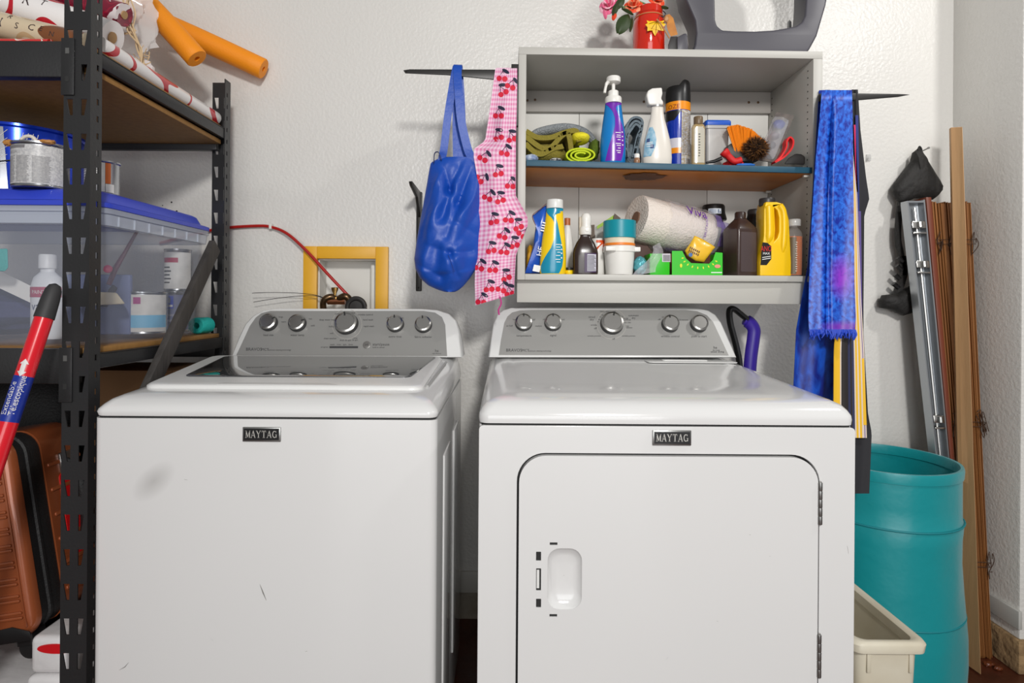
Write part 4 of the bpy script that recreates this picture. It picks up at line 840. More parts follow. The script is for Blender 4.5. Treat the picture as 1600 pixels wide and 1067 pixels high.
# --- apron
def ging():
    m = bpy.data.materials.new('pink_gingham_cotton'); m.use_nodes = True; nt = m.node_tree; b = nt.nodes['Principled BSDF']; b.inputs['Roughness'].default_value = .8
    tc = nt.nodes.new('ShaderNodeUVMap'); sp_ = nt.nodes.new('ShaderNodeSeparateXYZ'); nt.links.new(tc.outputs[0], sp_.inputs[0])
    def stripe(o, k): return mathnode(nt, 'GREATER_THAN', mathnode(nt, 'FRACT', mathnode(nt, 'MULTIPLY', o, k)), .5)
    s = mathnode(nt, 'MULTIPLY', mathnode(nt, 'ADD', stripe(sp_.outputs[0], 11), stripe(sp_.outputs[1], 56)), .5)
    r = nt.nodes.new('ShaderNodeValToRGB'); r.color_ramp.elements[0].color = C(236, 206, 222); r.color_ramp.elements[1].color = C(220, 128, 172); nt.links.new(s, r.inputs[0]); nt.links.new(r.outputs[0], b.inputs['Base Color']); return m
m_ging = ging()
apr = thing('apron', at(775, 477, 1.74), 'pink gingham apron printed with red cherries hanging beside the cabinet', 'apron')
AR = [(0, 107, 774, 107, 808), (.07, 135, 770, 135, 808), (.18, 180, 764, 180, 807), (.28, 220, 758, 220, 806), (.315, 232, 741, 236, 806), (.34, 244, 740, 246, 806), (.42, 280, 746, 280, 805), (.5, 312, 746, 306, 806), (.58, 345, 745, 338, 824), (.62, 362, 744, 352, 825), (.72, 402, 743, 398, 806), (.85, 442, 742, 432, 804), (1, 477, 743, 459, 803)]
def AP(u, v):
    yl, xl, yr, xr = interp(AR, v); px = xl+(xr-xl)*u; py = yl+(yr-yl)*u; d = 1.732
    d += .010*sin(u*7+v*3)*min(1, v*4)+.006*noise.noise(Vector((u*3, v*9, 3))) - .018*max(0, u-.75)*min(1, v*3)
    if v < .03: d += (.03-v)*.7
    return at(px, py, d)
ab = G().sheet(AP, 26, 70, .0016).build('cloth', m_ging, apr, smooth=70)
G().sheet(lambda u, v: at(776+30*u, 106+(330-106)*v, 1.768+.006*sin(u*5+v*4)), 8, 20, .0016).build('rear_fold', m_ging, apr, smooth=70)
rnd = random.Random(11); m_ch = [mat('cherry_red_print', (212, 18, 54), .7), mat('navy_leaf_print', (32, 32, 58), .7)]
def onap(px, py, off=.0016):
    # find v for the row, then u
    lo, hi = 0.0, 1.0
    for _ in range(26):
        v = (lo+hi)/2; yl, xl, yr, xr = interp(AR, v); u = min(1, max(0, (px-xl)/(xr-xl))); 
        if yl+(yr-yl)*u < py: lo = v
        else: hi = v
    p = AP(u, v); return p+Vector((0, -off, 0))
def cherry(px, py, s, ang):
    g = G(); R = lambda x, y: (px+(x*cos(ang)-y*sin(ang))*s, py+(x*sin(ang)+y*cos(ang))*s)
    def inside(x, y):
        for k in range(len(AR)-1):
            pass
        vv = [r for r in AR if min(r[1], r[3])-6 <= y <= max(r[1], r[3])+40]
        return True
    def disc(cx, cy, r, mi, sx=1, a0=0):
        ring = [(cx+r*sx*cos(t)*cos(a0)-r*sin(t)*sin(a0), cy+r*sx*cos(t)*sin(a0)+r*sin(t)*cos(a0)) for t in [2*PI*i/14 for i in range(14)]]
        g.add([onap(*R(cx, cy))]+[onap(*R(*q)) for q in ring], [(0, 1+i, 1+(i+1) % 14) for i in range(14)], mi)
    disc(-4.6, 5, 4.6, 0); disc(5, 4, 4.8, 0)
    disc(4, -9, 3, 1, 2.3, .35)
    for x0, y0, x1, y1 in ((-4.6, 2, -1, -8), (5, 1, -1, -8)): g.add([onap(*R(x0-.5, y0), .002), onap(*R(x0+.5, y0), .002), onap(*R(x1+.5, y1), .002), onap(*R(x1-.5, y1), .002)], [(0, 1, 2, 3)], 1)
    g.build('cherry_print', m_ch, apr, smooth=0, recalc=False)
for px, py, a in ((785, 119, .2), (785, 142, -.4), (779, 177, .1), (778, 212, -.2), (799, 132, .5), (799, 214, -.2), (756, 245, .6), (778, 268, -.1), (789, 236, .3), (798, 287, .2), (752, 278, 1.0), (763, 306, .5), (781, 310, -.2), (771, 343, -.1), (795, 340, .2), (809, 352, -.3), (817, 364, .8), (786, 366, .4), (767, 388, -.1), (788, 390, .2), (803, 380, -.2), (749, 415, .3), (770, 418, .1), (790, 431, -.3), (764, 448, .0), (784, 449, .4), (796, 455, -.1), (752, 468, .2)):
    cherry(px, py, .92, a)
G().tube(smoothpath([at(781, 463, 1.735), at(783, 474, 1.733), at(779, 484, 1.732), at(780, 492, 1.732)]), .0022, 6).build('apron_tie', mat('magenta_tie', (190, 40, 130), .7), apr)
# --- scarf, towel and dark garment on the right arm
def silk(name, c1, c2, sc, stretch, patch=None):
    m = mat(name, c1, .45); nt = m.node_tree; b = nt.nodes['Principled BSDF']; uv = nt.nodes.new('ShaderNodeUVMap'); mp = nt.nodes.new('ShaderNodeMapping'); mp.inputs['Scale'].default_value = stretch
    nt.links.new(uv.outputs[0], mp.inputs[0]); n = nt.nodes.new('ShaderNodeTexNoise'); n.inputs['Scale'].default_value = sc; n.inputs['Detail'].default_value = 3; n.inputs['Distortion'].default_value = .5; nt.links.new(mp.outputs[0], n.inputs['Vector'])
    r = nt.nodes.new('ShaderNodeValToRGB'); r.color_ramp.elements[0].position = .36; r.color_ramp.elements[0].color = C(*c1); r.color_ramp.elements[1].position = .66; r.color_ramp.elements[1].color = C(*c2); nt.links.new(n.outputs['Fac'], r.inputs[0]); out = r.outputs[0]
    for (cu, cv, ru, rv, col) in (patch or []):
        m2 = nt.nodes.new('ShaderNodeMapping'); m2.vector_type = 'TEXTURE'; m2.inputs['Location'].default_value = (cu, cv, 0); m2.inputs['Scale'].default_value = (ru, rv, 1); nt.links.new(uv.outputs[0], m2.inputs[0])
        gr = nt.nodes.new('ShaderNodeTexGradient'); gr.gradient_type = 'SPHERICAL'; nt.links.new(m2.outputs[0], gr.inputs[0]); mx = nt.nodes.new('ShaderNodeMix'); mx.data_type = 'RGBA'
        f = mathnode(nt, 'MULTIPLY', gr.outputs['Fac'], mathnode(nt, 'MULTIPLY', n.outputs['Fac'], 2.2)); cl = mathnode(nt, 'MINIMUM', f, .9); nt.links.new(cl, mx.inputs['Factor']); nt.links.new(out, mx.inputs['A']); mx.inputs['B'].default_value = C(*col); out = mx.outputs['Result']
    nt.links.new(out, b.inputs['Base Color']); return m
YH = lambda py: 1.752-.10*max(0, (py-380)/390.0)
m_silk = silk('blue_mottled_silk', (4, 36, 150), (36, 112, 226), 9, (1.2, 5, 1), [(.72, .78, .32, .11, (140, 30, 190)), (.75, .985, .6, .03, (120, 30, 170))])
m_silk2 = silk('blue_mottled_silk_back', (6, 30, 130), (20, 84, 200), 5, (1, 3, 1))
sf = thing('silk_scarf', at(1290, 610, 1.74), 'long bright blue mottled silk scarf with purple patch hanging right of the cabinet', 'scarf')
SR = [(0, 1284, 1331), (.1, 1281, 1332), (.3, 1274, 1333), (.55, 1268, 1334), (.8, 1264, 1335), (.95, 1263, 1337), (1, 1264, 1336)]
def SF(u, v):
    l, r = interp(SR, v); px = l+(r-l)*u; py = 141+(516-141)*v; d = YH(py)-.032 - .012*(math.exp(-((u-.36-.06*v)/.06)**2)*-1.0)*min(1, v*5) + .006*sin(u*9+v*2)*v
    if v < .03: d += (.03-v)*.6
    if u < .36: d += .010*min(1, v*5)
    return at(px, py, d)
G().sheet(SF, 40, 70, .0015).build('front_fall', m_silk, sf, smooth=70)
G().sheet(lambda u, v: at(interp([(0, 1280), (.55, 1262), (.75, 1244), (1, 1238)], v)[0]*(1-u)+interp([(0, 1326), (.5, 1322), (1, 1304)], v)[0]*u, 141+(640-141)*v, 1.770+.006*sin(u*8+v)), 26, 60, .0015).build('rear_fall', m_silk2, sf, smooth=70)
g = G(); rnd = random.Random(5)
for k in range(70):
    u = k/69; p = SF(u, 1.0); q = p+Vector((rnd.uniform(-.006, .006), rnd.uniform(-.006, .004), -.012-.016*rnd.random())); g.tube([p+Vector((0, 0, .002)), (p+q)/2+Vector((rnd.uniform(-.005, .005), -.003, 0)), q], [.0022, .003, .0012], 5)
g.build('fringe', mat('blue_fringe', (14, 62, 186), .6), sf)['kind'] = 'stuff'
def stripes(name, cols):
    m = mat(name, cols[0][1], .75); nt = m.node_tree; b = nt.nodes['Principled BSDF']; uv = nt.nodes.new('ShaderNodeUVMap'); sp_ = nt.nodes.new('ShaderNodeSeparateXYZ'); nt.links.new(uv.outputs[0], sp_.inputs[0])
    r = nt.nodes.new('ShaderNodeValToRGB'); r.color_ramp.interpolation = 'CONSTANT'; e = r.color_ramp.elements; e[0].position = 0; e[0].color = C(*cols[0][1]); e[1].position = cols[1][0]; e[1].color = C(*cols[1][1])
    for p, c in cols[2:]: q = e.new(p); q.color = C(*c)
    nt.links.new(sp_.outputs[0], r.inputs[0]); nt.links.new(r.outputs[0], b.inputs['Base Color']); return m
YE, NV, BK, WH, PK = (232, 182, 34), (40, 44, 78), (34, 28, 28), (222, 206, 190), (206, 180, 170)
m_str = stripes('yellow_navy_striped_towelling', [(0, YE), (.20, WH), (.24, BK), (.45, NV), (.53, BK), (.58, NV), (.66, WH), (.70, YE), (.76, WH), (.80, YE), (.86, WH), (.93, (110, 96, 150)), (.96, WH)])
tw = thing('striped_towel', at(1330, 684, 1.70), 'yellow, navy and white striped towel hanging behind the blue scarf', 'towel')
TR = [(0, 1322, 1331), (.16, 1322, 1331.5), (.3, 1318, 1339), (.6, 1308, 1345), (.75, 1303, 1350), (1, 1302, 1354)]
G().sheet(lambda u, v: at(interp(TR, v)[0]*(1-u)+interp(TR, v)[1]*u, 143+(684-143)*v, YH(143+(684-143)*v)+.003*sin(u*14)*v), 30, 50, .002).build('front_fall', m_str, tw, smooth=70)
GR = [(0, 1331, 1340), (.1, 1331, 1344), (.22, 1332, 1353), (.27, 1332, 1358), (.31, 1333, 1350), (.6, 1338, 1349), (.8, 1342, 1356), (.85, 1330, 1362), (1, 1330, 1358)]
gm = thing('dark_garment', at(1345, 771, 1.70), 'long black garment with navy and pink strips hanging furthest right on the arm', 'garment')
m_gar = mat('black_jersey', (24, 24, 30), .75, sheen=.2)
G().sheet(lambda u, v: at(interp(GR, v)[0]*(1-u)+interp(GR, v)[1]*u, 140+(771-140)*v, YH(140+(771-140)*v)+.013+.003*sin(u*6+v*5)), 14, 70, .002).build('black_fall', m_gar, gm, smooth=70)
def strip(x0, x1, y0, y1, m, nm, d): G().sheet(lambda u, v: at((x0+(x1-x0)*u)+4*v, y0+(y1-y0)*v, YH(y0+(y1-y0)*v)+.010+d*.5), 4, 24, .0012).build(nm, m, gm, smooth=70)
strip(1334, 1336.5, 195, 300, mat('magenta_strip', (206, 24, 90), .6), 'magenta_strip', -.012)
strip(1336.5, 1341, 180, 560, mat('navy_strip', (30, 44, 120), .6), 'navy_strip', -.012)
strip(1341, 1345, 330, 640, mat('violet_strip', (92, 76, 140), .6), 'violet_strip', -.013)
strip(1344, 1350, 560, 664, mat('yellow_strip', YE, .6), 'yellow_strip', -.02)
nl = thing('wall_hook', at(1358, 247, 2.09), 'tiny clear adhesive hook on the wall right of the scarf', 'hook')
G().box(at(1354, 250, 2.09).x, at(1361, 250, 2.09).x, 2.088, 2.0945, at(1356, 251, 2.09).z, at(1356, 241, 2.09).z).build('hook_plate', clear('clear_hook', (220, 220, 218), .5), nl, bevel=.001)
G().tube(smoothpath([at(1357, 245, 2.088), at(1357, 249, 2.078), at(1357, 246, 2.072)]), .002, 6).build('hook_prong', MATS['clear_hook'], nl)
# purple and black handle behind the dryer
hn = thing('mop_handle', at(1165, 570, 1.93), 'purple and black loop handle of a cleaning tool standing behind the dryer', 'handle')
def hp_(x, y, Y=1.93): return at(x, y, Y)
G().tube(smoothpath([hp_(1158, 640), hp_(1156, 575), hp_(1150, 540), hp_(1141, 505), hp_(1140, 485), hp_(1147, 483), hp_(1160, 493), hp_(1172, 503)]), .0095, 10, flat=1.5).build('handle_frame', MATS['black_hard_plastic'], hn)
G().tube(smoothpath([hp_(1163, 500), hp_(1172, 505), hp_(1178, 515), hp_(1177, 530), hp_(1173, 560), hp_(1170, 600), hp_(1168, 640)]), [.012]*3+[.016]*34, 12, flat=1.3).build('handle_grip', mat('purple_grip', (58, 38, 150), .35), hn)
G().tube([hp_(1163, 575), hp_(1163, 680), (hp_(1163, 600).x, 1.93, .02)], .014, 10).build('shaft', MATS['black_hard_plastic'], hn)
G().lathe([(.03, 0), (.035, .01), (.03, .03), (.014, .06)], (hp_(1163, 600).x, 1.93, .0), 20).build('foot', MATS['black_hard_plastic'], hn)
# --- black pouch and strap on the wall
m_canv = mat('black_canvas', (26, 25, 24), .7, var=(30, (38, 36, 34), 5, .3), bump=(90, .3))
tb = thing('tool_belt', at(1430, 490, 2.06), 'black canvas pouch belt hanging from the wall beside the wooden slats', 'tool belt')
YP = 2.05
def quadsheet(poly, Y, th, name, m, parent, amp=.01, seed=1):
    c = (sum(p[0] for p in poly)/len(poly), sum(p[1] for p in poly)/len(poly)); g = G(); rings = []
    for k, o in ((.35, -th), (.75, -th*.8), (.95, -th*.4), (1.0, 0), (.97, th*.35)):
        ring = []
        for x, y in poly:
            p = at(c[0]+(x-c[0])*k, c[1]+(y-c[1])*k, Y); ring.append(p+Vector((0, o+amp*noise.noise(Vector((x*.06, y*.06, seed+k)))*k, 0)))
        rings.append(ring)
    return g.rings(rings).build(name, m, parent, smooth=50)
def dens(poly, n=4):
    out = []
    for a, b in zip(poly, poly[1:]+poly[:1]): out += [(a[0]+(b[0]-a[0])*i/n, a[1]+(b[1]-a[1])*i/n) for i in range(n)]
    return out
quadsheet(dens([(1437, 230), (1440, 236), (1448, 252), (1473, 292), (1473, 298), (1458, 312), (1428, 310), (1415, 316), (1405, 318), (1394, 300), (1396, 290), (1424, 252), (1425, 238)]), YP, .028, 'upper_pouch', m_canv, tb, .012)
G().tube(smoothpath([at(x, y, YP-.01) for x, y in ((1434, 234), (1437, 229), (1440, 235), (1437, 244), (1434, 236))]), .003, 6).build('hanging_loop', m_canv, tb)
G().ribbon(smoothpath([at(x, y, YP) for x, y in ((1408, 312), (1404, 340), (1403, 375), (1408, 400), (1411, 430))]), .020, .006, (1, 0, 0)).build('strap', m_canv, tb)
for px, py in ((1406, 405), (1404, 418), (1401, 432), (1399, 446)): G().tube([at(px-3, py-3, YP-.006), at(px+5, py+4, YP-.008)], [.010, .009], 8, flat=.8).build('buckle', MATS['black_hard_plastic'], tb)
G().ribbon(smoothpath([at(x, y, YP) for x, y in ((1412, 400), (1414, 425), (1409, 445), (1402, 462))]), .016, .006, (1, 0, 0)).build('strap', m_canv, tb)
quadsheet(dens([(1374, 470), (1380, 461), (1398, 459), (1412, 452), (1424, 446), (1428, 488), (1410, 493), (1392, 484), (1377, 481)]), YP, .03, 'lower_pouch', m_canv, tb, .01, 4)
G().lathe([(.0025, 0), (.0025, .045), (.004, .046), (.004, .05)], Vector((at(1437, 236, 2.09).x, 2.094, at(1437, 236, 2.07).z)), 8, axis=(0, -1, .1)).build('nail', m_steel, tb)

# ================================================================== RIGHT CORNER
# bundle of wooden blind slats with its metal head rail
m_slat = mat('brown_blind_wood', (150, 98, 48), .5, var=(30, (118, 72, 34), 4, .3), stretch=(1, 1, .1)); m_alu = mat('aluminium', (176, 180, 184), .3, metal=.8)
bl = thing('wooden_blind_bundle', (1.47, 1.92, 0), 'bundle of brown wooden blind slats with metal head rail standing in the corner', 'blind')
AT, BT = Vector((1.325, 2.0, 1.4496)), Vector((1.532, 1.985, 1.4496)); AB, BB = Vector((1.425, 1.892, .0)), Vector((1.530, 1.882, .0))
def bl_(s, t): a = AT+(BT-AT)*s; b = AB+(BB-AB)*s; return b+(a-b)*t
def board(s0, s1, dy0, dy1, t0=0.0, t1=1.0, up=0):
    a, b, c, d = bl_(s0, t0), bl_(s1, t0), bl_(s0, t1), bl_(s1, t1); o0, o1 = Vector((0, dy0, 0)), Vector((0, dy1, 0)); u = Vector((0, 0, up))
    return [a+o0, b+o0, b+o1, a+o1, c+o0+u, d+o0+u, d+o1+u, c+o1+u]
g = G(); rnd = random.Random(3); ns = 34
for k in range(ns):
    s0 = .40+k*.60/ns; dy = rnd.uniform(-.006, .002); g.hexa(board(s0, s0+.60/ns*.72, dy, .046, rnd.uniform(0, .006), 1-rnd.uniform(0, .006)))
g.build('slats', m_slat, bl, smooth=0)['kind'] = 'stuff'
G().hexa(board(.285, .365, -.012, .048, 0, 1.0, .012)).build('valance_board', mat('red_brown_valance', (112, 52, 30), .4), bl, bevel=.001)
hr = G().hexa(board(.0, .022, -.012, .022, 0, 1.0, -.006)).hexa(board(.245, .268, -.012, .022, 0, 1.0, .004)).hexa(board(.022, .245, .016, .022, 0, 1.0)).hexa(board(.0, .268, -.012, .022, .996, 1.0)).build('head_rail', m_alu, bl, smooth=0)
G().tube([bl_(.15, .02)+Vector((0, .004, 0)), bl_(.15, .985)+Vector((0, .004, 0))], .0045, 8).build('tilt_rod', m_steel, hr)
for t in (.945, .855, .51, .12):
    q = G().hexa(board(.03, .24, -.014, .012, t-.008, t+.008)).hexa(board(.03, .24, -.016, .012, t-.021, t-.017)).build('rail_bracket', m_chrome, hr, bevel=.002)
    G().tube([bl_(.14, t-.006)+Vector((0, -.017, 0)), bl_(.14, t+.006)+Vector((0, -.017, 0))], .007, 8).build('bracket_drum', m_steel, q)
m_cord = mat('brown_cord', (62, 40, 24), .7); rnd = random.Random(8)
for t, n in ((.905, 7), (.50, 12), (.2, 7)):
    g = G()
    for k in range(n):
        s = rnd.choice([rnd.uniform(.40, .62), rnd.uniform(.86, 1.03)]); g.tube(smoothpath([bl_(s+rnd.uniform(-.06, .06), t+rnd.uniform(-.03, .03))+Vector((0, -.010-rnd.random()*.008, 0)) for _ in range(4)], 5), .0012, 5)
    for q in range(2): g.tube([bl_(s_, t-.004+q*.01)+Vector((0, -.0135, 0)) for s_ in (.38, .6, .8, 1.0)], .001, 5)
    g.build('ladder_cord', m_cord, bl)['kind'] = 'stuff'
# light wooden batten
m_pine = mat('pale_raw_wood', (196, 156, 112), .6, var=(9, (178, 134, 90), 6, .25), bump=(40, .15), stretch=(1, 1, .12))
qa, qb = at(1503, 1014, 1.862), at(1533, 1040, 1.795); qa.z = qb.z = .004
ta, tb_ = at(1485.5, 199, 1.95), at(1504, 198, 1.935)
o = Vector((.006, .016, 0)); tag(G().hexa([qa, qb, qb+o, qa+o, ta, tb_, tb_+o, ta+o]).build('wooden_batten', m_pine, bevel=.0015), 'long pale raw wooden batten leaning in the corner in front of the brown slats', 'batten')
# teal pop-up hamper
m_ham = mat('teal_nylon', (0, 140, 146), .38, sheen=.2, bump=(14, .25)); m_hamr = mat('teal_binding', (0, 124, 132), .6)
HC = Vector((1.178, 1.872, 0)); HZ = .628; HR = .198
hmp = thing('laundry_hamper', HC, 'round teal nylon pop-up laundry hamper beside the dryer', 'laundry hamper')
n = 56
def hring(r, z, amp, sd): return [HC+Vector(((r+amp*noise.noise(Vector((cos(2*PI*j/n)*2.5, sin(2*PI*j/n)*2.5, z*5+sd))))*cos(2*PI*j/n), (r+amp*noise.noise(Vector((cos(2*PI*j/n)*2.5, sin(2*PI*j/n)*2.5, z*5+sd))))*sin(2*PI*j/n), z)) for j in range(n)]
prof = [(.212, .012, .002), (.213, .06, .006), (.211, .14, .008), (.208, .20, .004), (.204, .26, .007), (.202, .35, .007), (.201, .42, .005), (.203, .47, .001), (.199, .478, .001), (.199, .53, .006), (.199, .60, .002), (HR, HZ, 0)]
outer = [hring(r, z, a, 1) for r, z, a in prof]; inner = [hring(r-.003, z, a, 1) for r, z, a in prof[::-1]]
G().rings(outer+inner+[hring(.02, .010, 0, 1)], cap=True).build('fabric_wall', m_ham, hmp, smooth=60)
G().rings([hring(HR+.004, HZ-.026, .0, 1), hring(HR+.0055, HZ-.004, 0, 1), hring(HR+.003, HZ+.004, 0, 1), hring(HR-.005, HZ+.004, 0, 1), hring(HR-.007, HZ-.004, 0, 1), hring(HR-.006, HZ-.026, 0, 1)], close=True).build('rim_binding', m_ham, hmp, smooth=60)
for z, r in ((.472, .2035), (.20, .2075)): G().tube([HC+Vector((r*cos(2*PI*j/48), r*sin(2*PI*j/48), z)) for j in range(49)], .003, 6).build('spring_hoop', m_hamr, hmp)
# cream bin
m_bin = mat('aged_cream_plastic', (212, 206, 188), .5, var=(7, (188, 178, 154), 5, .25))
BX1 = .852; BX0 = .702; BY0, BY1, BZ = 1.20, 1.58, .432
bn = thing('plastic_bin', ((BX0+BX1)/2, (BY0+BY1)/2, 0), 'aged cream rectangular plastic bin squeezed beside the dryer', 'bin')
def br(i, z, r=.02): return [Vector((u, v, z)) for u, v in rrect(BX0+i, BX1-i, BY0+i, BY1-i, r, 5)]
G().rings([br(.028, 0), br(.026, .005), br(.012, BZ-.02), br(.015, BZ-.02), br(.030, .008), br(.034, .004)]).build('bin_wall', m_bin, bn, smooth=50)
G().rings([br(.012, BZ-.024), br(.001, BZ-.022), br(-.001, BZ-.006), br(.003, BZ), br(.012, BZ+.001), br(.018, BZ-.004), br(.018, BZ-.024)], close=True).build('rim', m_bin, bn, smooth=50)
for x in (BX0+.03, BX1-.035): G().box(x, x+.008, BY0+.009, BY0+.016, BZ-.065, BZ-.024).build('rim_gusset', m_bin, bn, bevel=.001)
# debris on the floor
m_chip = mat('curled_paint_chip', (92, 44, 20), .3)
for i, (px, py, r, lb) in enumerate(((1545, 1040, .016, 'shiny dark brown curled chip on the floor at the foot of the batten'), (1560, 1047, .012, 'small brown chip lying right of the batten foot'))):
    Y = 940*1.11/(py-470-5.2); p = at(px, py, Y); tag(G().blob((p.x, p.y, .006), (r, r*.6, .006), i+3, .35, 2.5, flat_bottom=.0006).build('floor_chip', m_chip), lb, 'debris')

# ================================================================== ON THE PLYWOOD SHELF
def up_(px, Y): x = at(px, 255, Y).x; return Vector((x, Y, zsh(x)+.0008))
def low_(px, Y): return Vector((at(px, 428, Y).x, Y, ZB1+.0005))
def pxs(prof, Y): return [(r*Y/940, h*Y/940) for r, h in prof]
def swirl(sf_, rows, off=.0008): g = G(); sf_.patch(g, rows, 10, off); return g
m_whp = mat('white_plastic', (234, 232, 226), .35); m_txt = mat('white_print', (238, 238, 236), .5)
# towels at the left
m_olive = mat('olive_towel', (134, 122, 44), .9, bump=(220, .5)); m_gterry = mat('grey_terry', (168, 172, 176), .95, var=(240, (138, 144, 148), 2, .2), bump=(260, 1.0)); m_lime = mat('lime_microfibre', (196, 214, 36), .9, bump=(240, .4)); m_yelc = mat('yellow_microfibre', (236, 222, 44), .9, bump=(240, .4))
zz = lambda px: up_(px, 1.85).z
t = thing('olive_towel', up_(858, 1.86), 'olive green towel folded in waves at the left end of the plywood shelf', 'towel')
for k, pts in enumerate(([(822, 205), (838, 216), (858, 214), (880, 206), (900, 206), (905, 222)], [(820, 214), (840, 228), (858, 230), (876, 214), (888, 212), (893, 236)], [(821, 226), (836, 236), (850, 240), (868, 232), (880, 226)])):
    P = smoothpath([at(x, y, 1.80) for x, y in pts], 8)
    def TW(u, v, P=P, k=k): i = u*(len(P)-1); a = int(min(i, len(P)-2)); p = P[a]+(P[a+1]-P[a])*(i-a); return p+Vector((0, .015*k*0+v*.17, .004*sin(u*9+k)))
    G().sheet(TW, 40, 8, .015).build('towel_fold', m_olive, t, smooth=70)
G().blob(at(858, 240, 1.86)+Vector((-.01, .02, -.005)), (.068, .08, .036), 2, .12, 2, flat_bottom=zz(850)).build('towel_core', m_olive, t)
P = smoothpath([at(x, y, 1.83) for x, y in ((833, 207), (842, 203), (862, 199), (884, 197), (905, 200), (920, 207), (931, 219))], 8)
G().tube([p+Vector((0, .03, 0)) for p in P], [.016+.010*sin(PI*i/(len(P)-1)) for i in range(len(P))], 16, flat=.62).build('grey_terry_towel', m_gterry)
tag(bpy.data.objects['grey_terry_towel'], 'fluffy grey terry towel lying across the top of the olive towel', 'towel')
t = thing('lime_towel', up_(907, 1.80), 'bright lime microfibre cloth rolled up with its spiral end facing front', 'towel')
g = G(); pts = []; ctr = at(910, 238, 1.785); cz = up_(907, 1.785).z
for i in range(150):
    a = i/149*PI*5.4; r = .010+.0255*i/149; pts.append(Vector((ctr.x-.002+r*1.36*cos(a+.6), 0, max(cz+.003, cz+.0235+r*.64*sin(a+.6)))))
V = []; F = []
for i, p in enumerate(pts):
    tt = pts[min(i+1, 149)]-pts[max(i-1, 0)]; nn = Vector((-tt.z, 0, tt.x)).normalized()*.0025
    for dy in (1.785, 1.90): V += [p+nn+Vector((0, dy, 0)), p-nn+Vector((0, dy, 0))]
for i in range(149): a = i*4; b = a+4; F += [(a, b, b+2, a+2), (a+1, a+3, b+3, b+1), (a, a+1, b+1, b), (a+2, b+2, b+3, a+3)]
G().add(V, F).build('rolled_cloth', m_lime, t, smooth=60)
G().blob(at(906, 217, 1.83), (.030, .045, .017), 6, .12, 1.4).build('yellow_layer', m_yelc, t)
tag(G().blob(at(928, 234, 1.87), (.016, .04, .032), 8, .2, 3, flat_bottom=zz(928)).build('green_cloth', mat('dark_green_cloth', (92, 112, 30), .9, bump=(200, .4))), 'dull green cloth wedged between the lime roll and the pump bottle', 'cloth')
p = at(830, 243, 1.80); tag(G().blob((p.x, 1.80, up_(830, 1.8).z+.0125), (.021, .02, .0125), 3, .12, 5).build('crumpled_wrapper', mat('blue_white_film', (196, 206, 222), .3, var=(60, (110, 130, 170), 3, .15), bump=(60, .5))), 'crumpled blue and white wrapper ball at the far left of the plywood shelf', 'wrapper')
p = at(868, 247, 1.79); tag(G().blob((p.x, 1.785, up_(868, 1.785).z+.006), (.018, .012, .006), 5, .2, 4).build('paper_scrap', mat('printed_paper_scrap', (220, 218, 214), .5, var=(120, (60, 60, 70), 2, .12))), 'small printed paper scrap under the olive towel', 'paper')
# pump bottle
Y = 1.80; c = up_(957.5, Y)
pf = pxs([(17.5, 0), (19.5, 3), (19.8, 28), (19, 45), (17, 62), (14.6, 78), (13, 90), (12.6, 96)], Y)
t = thing('pump_bottle', c, 'blue soap bottle with purple swirl and white foaming pump', 'bottle')
G().lathe(pf, c, 40, sy=.72).build('bottle_body', mat('azure_plastic', (10, 122, 196), .22, coat=.3), t)
s = Surf(pf, c, 1, .72); sc = Y/940
swirl(s, [(.4*sc*8, -.75, .55), (12*sc, -.62, .72), (28*sc, -.4, .9), (45*sc, -.12, .92), (58*sc, .05, .80), (70*sc, .05, .52), (80*sc, -.15, .28), (88*sc, -.6, .1), (93*sc, -1.2, 1.2), (96*sc, -1.3, 1.3)]).build('purple_swirl', mat('violet_label', (112, 34, 170), .25, coat=.3), t)
g = G()
for k, (w, z) in enumerate(((16, 46), (12, 42), (13, 39), (9, 35), (15, 29), (12, 26), (8, 22), (13, 18), (9, 15))): s.patch(g, [(z*sc, .42-.022*w, .42+.01*w*.6), ((z+1.1)*sc, .42-.022*w, .42+.01*w*.6)], 4, .0014)
for z in (47, 40, 34, 27): s.patch(g, [(z*sc, .62, .74), ((z+2)*sc, .62, .74)], 3, .0014)
g.build('label_print', m_txt, t, recalc=False)['kind'] = 'stuff'
G().lathe(pxs([(12.8, 95), (13, 97), (13, 103), (12, 105), (8.2, 106), (8, 114), (7, 115), (0, 115)], Y), c, 32).build('pump_collar', m_whp, t)
pm = G().lathe(pxs([(2.8, 114), (2.8, 126), (9, 127), (11, 128), (11, 135), (10, 136.5), (0, 137)], Y), c, 32).build('pump_head', m_whp, t)
G().tube(smoothpath([c+Vector((-.012, -.006, 130*sc)), c+Vector((-.022, -.008, 124*sc)), c+Vector((-.028, -.01, 110*sc))]), [.0055]*7+[.0042]*6, 10).build('pump_spout', m_whp, pm)
# grey folded cloth
t = thing('grey_cloth', up_(993, 1.86), 'grey knitted cloth folded upright between the pump bottle and the white spray', 'cloth'); m_gk = mat('grey_knit', (128, 142, 150), .95, var=(200, (104, 116, 124), 2, .2), bump=(240, .7))
for k, off in enumerate((0, 6, 11)):
    P = smoothpath([at(x, y, 1.83) for x, y in ((976+off*.4, 245), (975+off*.5, 215), (983+off*.4, 190+off), (994, 183+off), (1004-off*.3, 190+off), (1000-off*.4, 215), (992-off*.3, 246))], 6)
    G().sheet(lambda u, v, P=P: P[int(round(u*(len(P)-1)))]+Vector((0, v*.10, 0)), len(P)-1, 6, .007).build('cloth_fold', m_gk, t, smooth=70)
G().blob(up_(988, 1.87)+Vector((0, .01, .04)), (.028, .045, .042), 4, .15, 2, flat_bottom=zz(988)).build('cloth_core', m_gk, t)
